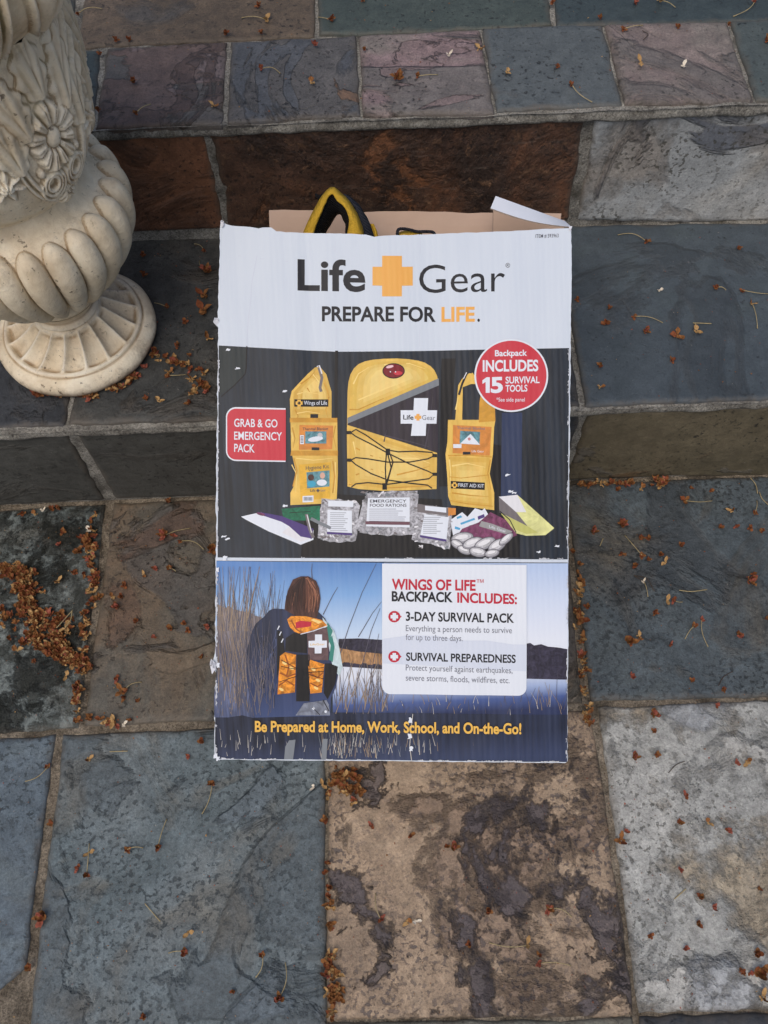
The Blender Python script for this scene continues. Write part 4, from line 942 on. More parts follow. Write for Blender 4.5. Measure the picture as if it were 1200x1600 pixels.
# walker seen from behind, printed
L_.poly([(400, 1120), (516, 1118), (517, 1091), (525, 1073), (528, 1056), (529, 1039), (526, 1018), (520, 998), (514, 980), (508, 966), (497, 955), (470, 950), (443, 951.5), (436, 951), (430, 950.5), (425, 951.5), (421, 953.5), (417, 958), (413, 963), (406, 968.5), (400, 974), (394, 986), (390, 1000), (386.5, 1015), (385, 1030), (386, 1055), (389, 1078), (392, 1100)], jacket, 7)
L_.poly([(520, 1042), (530, 1056), (535.5, 1042), (530, 1010), (522, 985), (504, 964), (506, 980), (514, 1010)], shirt, 8); L_.poly([(514, 1030), (520, 1034), (523, 1010), (519, 992), (514, 1000), (517, 1008)], stripe, 9); L_.poly([(514, 1005), (520, 985), (512, 972), (510, 980)], stripe, 9)
for k in range(60):
    x = r.uniform(372, 428); y1 = r.uniform(1040, 1118); l = r.uniform(20, 90)
    L_.line([(x, y1), (x+r.uniform(-5, 5), y1-l/2), (x+r.uniform(-12, 8), max(965, y1-l))], r.uniform(.7, 1.2), r.choice([reed2, reed2, reed4]), 8, .4)
L_.poly([(463, 962), (495, 965), (499, 950), (501, 935), (499, 919), (494, 907), (482, 900), (470, 900), (458, 905), (450, 922), (446, 940), (445, 952)], hair1, 9)
for pts in ([(480, 902), (490, 915), (493, 935), (490, 956)], [(474, 905), (480, 925), (478, 950)], [(488, 908), (496, 925), (497, 948)], [(484, 906), (487, 930), (484, 955)], [(462, 925), (457, 945)]): L_.line(pts, 3.0, hair2, 10, 1)
hp = [ink('strand_'+str(i), c, streak=0, wear=0) for i, c in enumerate((C(44, 26, 24), C(86, 52, 40), C(120, 76, 56), C(164, 112, 86), C(66, 40, 34), C(100, 60, 48)))]
for k in range(130):
    u = r.uniform(-1, 1); x0 = 475+u*9; y0 = 902+abs(u)*4+r.uniform(-1, 3); x1 = 472+u*26+r.uniform(-2, 2); ye = r.uniform(935, 958)
    pal = [hp[0], hp[0], hp[4]] if u < .05 else (hp[1:4]+hp[5:6] if u > .3 else [hp[0], hp[4], hp[1], hp[5]])
    L_.line([(x0, y0), (x0+(x1-x0)*.75, y0+14), (x1, (y0+ye)/2+4), (x1-u*2, ye)], r.uniform(.6, 1.5), r.choice(pal), 10.2+.6*r.random(), .4)
jf = [ink('fold_'+str(i), c, streak=0, wear=0) for i, c in enumerate((C(14, 15, 22), C(48, 56, 80), C(70, 82, 116), C(30, 34, 48)))]
for k in range(46):
    x = r.uniform(396, 432); y = r.uniform(975, 1080); L_.line([(x, y), (x+r.uniform(-4, 3), y+r.uniform(6, 14)), (x+r.uniform(-8, 5), y+r.uniform(18, 34))], r.uniform(.8, 2.6), r.choice(jf), 7.3+.5*r.random(), .3)
L_.poly([(470, 990), (512, 977), (503, 968), (477, 962), (455, 962), (449, 967), (453, 979), (460, 986)], flame, 10); L_.poly([(463, 981), (486, 978), (487, 971), (470, 969), (462, 972)], dred, 11); L_.line([(455, 968), (463, 982), (472, 988)], 1.8, flamed, 11); L_.poly([(486, 968), (498, 974), (504, 971), (490, 966)], flameh, 11)
L_.line([(470, 990), (490, 985), (512, 977)], 1.2, paper, 11)
brn = ink('pack_brown', C(98, 76, 78), streak=.15, mott=(80, .6, 1.2), wear=0)
L_.poly([(482, 1030), (513, 1031), (514, 1000), (511, 979), (480, 988)], brn, 10); L_.poly([(446, 1016), (480, 1020), (480, 990), (460, 988), (447, 996)], black, 10)
L_.poly([(492, 1020), (502.5, 1020), (503, 1011.5), (511, 1011), (511, 1000), (503.5, 1000), (503.5, 990.5), (492.5, 990.5), (492.5, 1000), (482.5, 1000.5), (482.5, 1010.5), (492, 1011)], paper, 12); L_.text('LifeGear', 485, 508, 1007.5, 1007, 3.0, gold, 13)
L_.poly([(434, 1084), (461, 1081), (463, 1022), (446, 1018), (438, 1024)], flame, 10); L_.poly([(485, 1083), (503, 1081), (507, 1037), (485, 1030), (482, 1040)], flame, 10)
for pts in ([(438, 1050), (450, 1056), (462, 1052)], [(436, 1070), (448, 1062), (460, 1070)], [(484, 1050), (496, 1058), (505, 1050)], [(485, 1066), (496, 1072), (503, 1068)], [(446, 1022), (452, 1040), (448, 1056)]): L_.line(pts, 2.2, flamed, 11)
for cx, cy in ((490, 1045), (497, 1062), (445, 1035), (440, 1076), (456, 1043), (494, 1074)): L_.ell(cx, cy, 4, 2.2, flameh, 11, 10, .5)
for pts in ([(440, 1040), (470, 1046), (506, 1042)], [(440, 1030), (480, 1052), (506, 1060)], [(438, 1064), (480, 1050), (506, 1048)]): L_.line(pts, 1.0, black, 12)
L_.poly([(463, 1095), (484, 1095), (484, 1022), (464, 1022)], black, 10); L_.poly([(440, 1026), (446, 1020), (441, 985), (434, 985), (433, 1060)], black, 9)
for x, y in ((434, 983), (437, 992), (440, 1003)): L_.line([(x, y), (x+3, y-6)], 1.6, paper, 11)
L_.poly([(512, 1092), (524, 1068), (528, 1041), (516, 1036), (508, 1036), (506, 1082)], black, 10)
L_.poly([(462, 1117), (516, 1117), (514, 1100), (510, 1093), (475, 1098)], jean, 10); L_.line([(488, 1104), (500, 1116)], 1.2, char, 11); L_.ell(490, 1106, 2, 2, paper, 11, 8); L_.ell(509, 1111, 2.2, 2.2, paper, 11, 8); L_.line([(505, 1093), (514, 1110)], 1.4, char, 11)
L_.poly([(444, 1186), (458, 1186), (462, 1155), (452, 1156), (446, 1166)], grey, 6); L_.poly([(502, 1186), (510, 1186), (512, 1154), (504, 1154)], grey, 6)
scuffs(L_, 338.5, 880, 337, 1180, 30, 3.4, 21); scuffs(L_, 886.5, 885, 885.5, 1185, 22, -2.2, 22); scuffs(L_, 345, 1185, 880, 1191, 34, 2.5, 24)
for cx, cy in ((352, 872), (340, 890), (341, 1040), (338, 1180), (341, 1184), (640, 1150), (642, 1170), (641, 1125)): L_.poly(jag([(cx-3, cy+3), (cx+3, cy+3), (cx+3, cy-4), (cx-2, cy-4)], 1.2, 3, int(cx+cy)), paper, 13)
L_.line([(645, 1115), (642, 1140), (640, 1165), (643, 1188)], 1.2, reed3, 12)
L_.text('Be Prepared at Home, Work, School, and On-the-Go!', 399, 814, 1142, 1146.5, 17.5, gold, 14, .030)
L_.build('lake_photo', fp)

# --- info card
K_ = Art(.0022)
K_.poly(rrect(597, 880, 822, 1084, 13, ['bl', 'br'], .010), paper, 0)
K_.poly([(597, 1036), (822, 1048), (822, 1006), (800, 1006), (760, 1000), (720, 1000), (680, 993), (640, 992), (597, 998)], tint, 1)
K_.text('WINGS OF LIFE', 612, 742.5, 920.5, 922.5, 17, dred, 2, .030); K_.text('™', 744, 755, 914, 914, 9, dred, 2)
K_.text('BACKPACK', 612, 707, 939, 940.5, 16, char, 2, .030); K_.text('INCLUDES:', 714, 807, 941, 943.5, 16, dred, 2, .030)
K_.text('3-DAY SURVIVAL PACK', 634, 802.5, 969.5, 972.5, 14.5, char, 2, .024); K_.text('SURVIVAL PREPAREDNESS', 634.5, 805, 1032, 1035, 13, char, 2, .024)
for tx, xb, ya, yb2 in (('Everything a person needs to survive', 799, 985.5, 988.5), ('for up to three days.', 722.5, 999.5, 1001), ('Protect yourself against earthquakes,', 800, 1047, 1051), ('severe storms, floods, wildfires, etc.', 795.5, 1063, 1066.5)): K_.text(tx, 634, xb, ya, yb2, 9.2, grtext, 2, -.002)
for cy in (963, 1025.5):
    K_.ell(616, cy, 9.3, 9, dred, 2, 28); K_.poly([(618, cy+7.8), (627.5, cy), (618, cy-7.8)], dred, 2); plus(K_, 616, cy, 5.8, 2.7, paper, 3)
K_.build('info_card', fp)

# --- other walls and flaps of the box
def pboard(name, quad, mats, parent=BOXN, thick=.004, sub=(8, 8), bend=None, label=None):
    """a board spanned by four points, outer face first material, inner second"""
    a, b, c, d = quad; nx, ny = sub; V, F = [], []
    nrm = (b-a).cross(d-a).normalized()
    P = [[(a*(1-i/nx)+b*(i/nx))*(1-j/ny)+(d*(1-i/nx)+c*(i/nx))*(j/ny) for i in range(nx+1)] for j in range(ny+1)]
    for j in range(ny+1):
        for i in range(nx+1):
            p = P[j][i]
            if bend: p = p + bend(i/nx, j/ny)
            P[j][i] = p
    for k in (0, 1):
        for j in range(ny+1):
            for i in range(nx+1): V.append(INV @ (P[j][i] - nrm*(thick*k)))
    o = (nx+1)*(ny+1); M = []
    for j in range(ny):
        for i in range(nx):
            q = j*(nx+1)+i
            F.append((q, q+1, q+nx+2, q+nx+1)); M.append(0); F.append((o+q+nx+1, o+q+nx+2, o+q+1, o+q)); M.append(1)
    def e(i0, i1): F.append((i1, i0, i0+o, i1+o)); M.append(2 if len(mats) > 2 else 1)
    for i in range(nx): e(i, i+1); e(ny*(nx+1)+i+1, ny*(nx+1)+i)
    for j in range(ny): e((j+1)*(nx+1), j*(nx+1)); e(j*(nx+1)+nx, (j+1)*(nx+1)+nx)
    x = mesh(name, V, F, mats, parent, False, M)
    if label: x['label'] = label
    return x
FBL, FBR, FTR, FTL = fr(337, 1186), fr(885, 1192), fr(892, 357), fr(345, 352)
RTL, RTR = rr_(398, 396, D), rr_(868, 398, D)
RBL, RBR = FBL - BN*D, FBR - BN*D
ins = -.0046
wht2 = plain('white_board', C(222, 227, 236), .5, .4, var=.03, scale=30)
pboard('side_panel', (RBL, FBL+BN*ins, FTL+BN*ins, RTL), [darkwrap, kraft, kraftd], label='left side panel')
pboard('side_panel', (FBR+BN*ins, RBR, RTR, FTR+BN*ins), [wht2, kraft, kraftd], label='right side panel')
pboard('back_panel', (RBR, RBL, RTL, RTR), [wht2, kraft, kraftd])
pboard('bottom_panel', (RBL, RBR, FBR+BN*ins, FBL+BN*ins), [wht2, kraft, kraftd])
# rear flap, standing up behind the opening
f1, f2 = rr_(421, 330, D), rr_(876, 335, D)
def fb(u, v): return BU*(.0012*mn.noise(Vector((u*14, 3, 1)))*v) + BN*(.004*mn.noise(Vector((u*5, v*2, 5)))*v)
pboard('rear_flap', (RTR+BN*.0005, rr_(423, 395, D), f1, f2), [wht2, kraft, kraftd], sub=(40, 6), bend=fb)
# right flap, folded in over the opening with its white face up
k0, k1 = fr(893, 355.5, -.002), rr_(882, 347, .020)
tipf, tipr = rr_(766, 327, .004), rr_(774, 308, .012)
def fb2(u, v): return BU*(.005*math.sin(math.pi*v)*(1-u)) + BU*(.0015*mn.noise(Vector((u*3, v*7, 2))))
pboard('side_flap', (tipf, tipr, k1, k0), [kraft, wht2, kraftd], sub=(6, 20), thick=.0016, bend=lambda u, v: -BU*(.0035*math.sin(math.pi*v)*(1-u)), label='torn white right flap folded inward')
pboard('added_inner_board', (rr_(770, 400, .100), rr_(880, 400, .100), rr_(882, 344, .080), rr_(771, 316, .080)), [kraft, kraft, kraftd], sub=(12, 4), bend=lambda u, v: -BU*(.003*math.sin(math.pi*u)*v))  # added board, set deep to stand in for the shaded box interior
# torn nubs on the left edge
def nub(cx, cy, s, sd):
    rg = random.Random(sd); V = []; F = []
    c = fr(cx, cy, .0005)
    for k in range(14): V.append(INV @ (c + X*rg.uniform(-s, s) + BU*rg.uniform(-s*1.6, s*1.6) + BN*rg.uniform(-s*.9, s*.8)))
    for k in range(22):
        q = rg.sample(range(14), 3); F.append(tuple(q))
    return V, F
for a in ((334, 1043, .0042, 3), (332, 1036, .003, 8), (338, 503, .003, 5), (348, 350, .0025, 6), (891, 358, .002, 2)):
    v, f = nub(*a); mesh('torn_paper', v, f, torn, fp)

# ------------------------------------------------------------------ backpack inside the box
pk = link('backpack', None); pk.location = (F0 + X*.19 + BU*.25 - BN*.075)
tag(pk, 'yellow backpack packed in the open box, its padded strap sticking out', 'backpack')
bpy.context.view_layer.update(); PINV = pk.matrix_world.inverted()
def cloth(name, col, rough=.85, weave=900, rib=0):
    g = G(name); n = g.noise(g.co(), weave, 2)
    f = g.noise(g.co(), 45, 5)
    if rib:
        wv = g.n('ShaderNodeTexWave', wave_type='BANDS', bands_direction='DIAGONAL'); g.t.links.new(g.co(), wv.inputs[0]); wv.inputs['Scale'].default_value = rib; wv.inputs['Distortion'].default_value = .5; n = wv.outputs[1]
    c = g.mix(g.ramp(f, [(.3, 0.0), (.7, 1.0)]), tuple(x*.82 for x in col[:3])+(1,), col)
    if rib: c = g.mix(g.math('MULTIPLY', n, .5), c, tuple(min(.8, x*1.9) for x in col[:3])+(1,))
    return g.out(c, rough, g.bump(n, .8, .0015, g.bump(f, .9, .008)), .25)
cy_ = cloth('yellow_nylon', C(206, 166, 54)); cb_ = cloth('black_mesh', C(22, 22, 25), .9, 900, 190); cw_ = cloth('black_webbing', C(36, 38, 46), .7, 700, 150)
def loft(name, curves, mat, parent, thick=.004, flip=False, n=26, web=0):
    """surface through several measured edge curves, each a list of (px, py, metres behind the box front)"""
    rows = []
    for c in curves:
        pts = [rr_(*p) for p in c]; m = len(pts); row = []
        for k in range(n):
            t = k/(n-1)*(m-1); i = min(int(t), m-2); u = t-i
            p0, p1, p2, p3 = pts[max(i-1, 0)], pts[i], pts[i+1], pts[min(i+2, m-1)]
            row.append(.5*((2*p1)+(p2-p0)*u+(2*p0-5*p1+4*p2-p3)*u*u+(3*p1-p0-3*p2+p3)*u**3))
        rows.append(row)
    V = [PINV @ (p + BN*(.0016*mn.noise(p*75)) + X*(.0010*mn.noise(p*110+Vector((3, 3, 3))))) for r in rows for p in r]; F = []
    for j in range(len(rows)-1):
        for i in range(n-1):
            a = j*n+i; q = (a, a+1, a+n+1, a+n); F.append(q[::-1] if flip else q)
    o = mesh(name, V, F, mat, parent, True)
    s = o.modifiers.new('solid', 'SOLIDIFY'); s.thickness = thick; s.offset = 0
    return o
# body of the pack, a soft bag lying in the box
bmk = bmesh.new(); bmesh.ops.create_cube(bmk, size=1); bmesh.ops.subdivide_edges(bmk, edges=bmk.edges, cuts=6, use_grid_fill=True)
for v in bmk.verts:
    q = v.co*2; rr2 = (abs(q.x)**5+abs(q.y)**5+abs(q.z)**5)**.2; q = q/max(rr2, .01)
    p = X*(q.x*.145) + BU*(q.y*.225) + BN*(q.z*.042); p = p + p.normalized()*.006*mn.noise(p*22)
    v.co = p + BU*(.025)
me = bpy.data.meshes.new('body'); bmk.to_mesh(me); bmk.free(); me.materials.append(cy_); me.polygons.foreach_set('use_smooth', [True]*len(me.polygons)); link('body', me, pk)
# padded shoulder strap: yellow edging, black mesh lining, webbing
s1 = loft('shoulder_strap', [
    [(466, 392, .052), (474, 366, .050), (484, 342, .048), (497, 316, .046), (506, 303, .046), (519.5, 293, .046), (533, 303, .045), (549, 320, .043), (562, 345, .040), (568, 368, .038), (571, 395, .038)],
    [(480, 392, .046), (487, 366, .044), (496, 342, .042), (506, 318, .040), (510, 309, .040), (520, 301, .039), (530, 309, .036), (546, 328, .034), (555, 345, .032), (556, 368, .032), (558, 395, .032)],
    [(482, 392, .047), (489, 366, .045), (498, 342, .043), (508, 319, .041), (511, 311, .041), (520, 303, .040), (527, 314, .036), (541, 327, .034), (546, 345, .032), (542, 368, .032), (541, 395, .032)]], cy_, pk, .002)
loft('mesh_lining', [
    [(481, 392, .050), (488, 366, .048), (497, 342, .046), (507, 318, .044), (511, 309, .044), (520, 302, .043), (529, 311, .040), (542, 325, .038), (548, 345, .036), (544, 368, .036), (543, 395, .036)],
    [(494, 392, .066), (500, 366, .064), (508, 350, .062), (516, 336, .061), (521, 332, .061), (527, 329, .060), (533, 331, .058), (539, 340, .056), (542, 350, .054), (541, 368, .053), (540, 395, .053)],
    [(504, 392, .078), (508, 366, .078), (515, 352, .077), (523, 339, .076), (527, 335, .076), (531, 334, .075), (535, 337, .074), (538, 345, .073), (541, 354, .072), (540, 368, .070), (540, 395, .070)]], cb_, s1, .0015)
loft('webbing', [
    [(534, 304, .050), (552, 322, .048), (563, 345, .045), (567, 368, .043), (568, 395, .043)],
    [(545, 307, .056), (561, 323, .054), (575, 345, .051), (584, 368, .049), (586, 395, .049)]], cw_, s1, .0025)
loft('strap_tail', [[(588, 395, .054), (589, 368, .054), (582, 350, .055)], [(580, 395, .062), (579, 366, .062), (574, 350, .063)]], cy_, s1, .003)
loft('loose_end', [[(506, 303, .052), (497, 305, .060), (493, 302, .065)], [(510, 310, .056), (500, 312, .062), (494, 309, .066)]], cb_, s1, .002)
# haul loop and a bit of the yellow top
def tube(pts, rad, seg=8):
    V, F = [], []; n = len(pts)
    for i, p in enumerate(pts):
        t = (pts[min(i+1, n-1)]-pts[max(i-1, 0)]).normalized(); a = t.cross(Vector((.3, .5, .81))).normalized(); b = t.cross(a)
        rd = rad(i/(n-1)) if callable(rad) else rad
        for k in range(seg): V.append(p + a*(rd*math.cos(2*math.pi*k/seg)) + b*(rd*math.sin(2*math.pi*k/seg)))
    for i in range(n-1):
        for k in range(seg): F.append((i*seg+k, i*seg+(k+1) % seg, (i+1)*seg+(k+1) % seg, (i+1)*seg+k))
    F.append(tuple(range(seg))[::-1]); F.append(tuple(range((n-1)*seg, n*seg)))
    return V, F
def crv(P, n):
    m = len(P); out = []
    for k in range(n):
        t = k/(n-1)*(m-1); i = min(int(t), m-2); u = t-i; p0, p1, p2, p3 = P[max(i-1, 0)], P[i], P[i+1], P[min(i+2, m-1)]
        out.append(.5*((2*p1)+(p2-p0)*u+(2*p0-5*p1+4*p2-p3)*u*u+(3*p1-p0-3*p2+p3)*u**3))
    return out
v, f = tube([PINV @ p for p in crv([rr_(*q) for q in ((622, 376, .05), (621, 362, .05), (626, 357.5, .052), (640, 359, .054), (652, 362, .056), (668, 362, .056), (678, 364, .056), (682, 376, .056))], 30)], .0017)
mesh('haul_loop', v, f, cw_, pk, True)
loft('top_piping', [[(618, 380, .064), (624, 365, .064), (640, 363, .064), (660, 366, .064)], [(618, 384, .050), (626, 372, .050), (640, 370, .050), (660, 372, .050)]], cy_, pk, .003)

# ------------------------------------------------------------------ fallen blossoms
def petal_mat(name, a, b):
    g = G(name); n = g.noise(g.co((rnd.random()*9, 0, 0)), 160, 5, .7)
    m = g.out(g.ramp(n, [(.3, a), (.7, b)]), .8, g.bump(n, .4, .001), .2); return m
pm_red = petal_mat('withered_red', C(104, 58, 40), C(142, 84, 52))
pm_brn = petal_mat('withered_brown', C(108, 72, 42), C(152, 104, 62))
pm_tan = petal_mat('withered_tan', C(150, 116, 72), C(190, 156, 108))
pm_pink = petal_mat('withered_pink', C(132, 66, 54), C(160, 98, 80))
pm_pale = petal_mat('pale_petal', C(204, 192, 172), C(226, 218, 202))
pm_stem = petal_mat('dry_stem', C(138, 124, 90), C(176, 162, 124))
pm_twig = petal_mat('dark_twig', C(58, 48, 42), C(84, 72, 62))
def petal(V, F, M, c, d, up, l, w_, curl, mi, rg):
    side = d.cross(up).normalized(); b = len(V); n = 4
    for i in range(n+1):
        t = i/n; ww = w_*math.sin(math.pi*(.12+.80*t))*(1 if t < .99 else .5)
        p = c + d*(l*t*(1-.25*curl*t)) + up*(l*(.55*curl*t*t) + l*.25*t*rg.uniform(.4, 1.3))
        for sgn in (-1, 0, 1):
            V.append(p + side*(sgn*ww) + up*(abs(sgn)*ww*rg.uniform(.1, .7)) + Vector((rg.uniform(-1, 1), rg.uniform(-1, 1), rg.uniform(-.4, 1)))*l*.05)
    for i in range(n):
        for k in (0, 1): q = b+i*3+k; F.append((q, q+1, q+4, q+3)); M.append(mi)
def blossom_mesh(sd, size=.006, n=6, mats=(0, 1), flat=1.0):
    rg = random.Random(sd); V, F, M = [], [], []
    for k in range(n):
        a = 2*math.pi*k/n + rg.uniform(-.5, .5); el = rg.uniform(-.05, .9)*flat
        d = Vector((math.cos(a)*math.cos(el), math.sin(a)*math.cos(el), math.sin(el)))
        up = (Z - d*d.z).normalized()
        petal(V, F, M, Vector((0, 0, size*.25)) + d*size*.1, d, up, size*rg.uniform(.75, 1.25), size*rg.uniform(.26, .46), rg.uniform(-.3, 1.2), rg.choice(mats), rg)
    # knotted heart
    for k in range(5):
        c = Vector((rg.uniform(-1, 1), rg.uniform(-1, 1), rg.uniform(.2, 1)))*size*.32; b = len(V); s_ = size*rg.uniform(.16, .30)
        for ax in ((1, 0, 0), (-1, 0, 0), (0, 1, 0), (0, -1, 0), (0, 0, 1), (0, 0, -1)): V.append(c + Vector(ax)*s_*rg.uniform(.6, 1.2))
        for q in ((0, 2, 4), (2, 1, 4), (1, 3, 4), (3, 0, 4), (2, 0, 5), (1, 2, 5), (3, 1, 5), (0, 3, 5)): F.append(tuple(b+i for i in q)); M.append(mats[0])
    mz = min(v.z for v in V); V = [v - Z*mz for v in V]
    return V, F, M
PMATS = [pm_red, pm_brn, pm_tan, pm_pink, pm_pale]
def me_from(name, V, F, M):
    me = bpy.data.meshes.new(name); me.from_pydata([tuple(v) for v in V], [], F)
    for m in PMATS: me.materials.append(m)
    me.polygons.foreach_set('material_index', M); me.update(); return me
PROTO = {'b': [me_from('blossom', *blossom_mesh(s, .0062, 6 + s % 3, (0, 0, 1))) for s in range(8)],
         'c': [me_from('blossom', *blossom_mesh(40+s, .0095, 10, (0, 1, 1, 3))) for s in range(4)],
         't': [me_from('petal', *blossom_mesh(60+s, .0085, 2, (2, 1, 2), .5)) for s in range(4)],
         'p': [me_from('petal', *blossom_mesh(70+s, .0070, 2, (4,), .4)) for s in range(3)],
         'k': [me_from('blossom', *blossom_mesh(80+s, .0058, 6, (3, 0, 3))) for s in range(3)],
         'l': [me_from('leaf', *blossom_mesh(90+s, .013, 3, (1, 1, 0), .15)) for s in range(2)]}
PLN = {'G': PG, 'T': PT, 'L': PL}
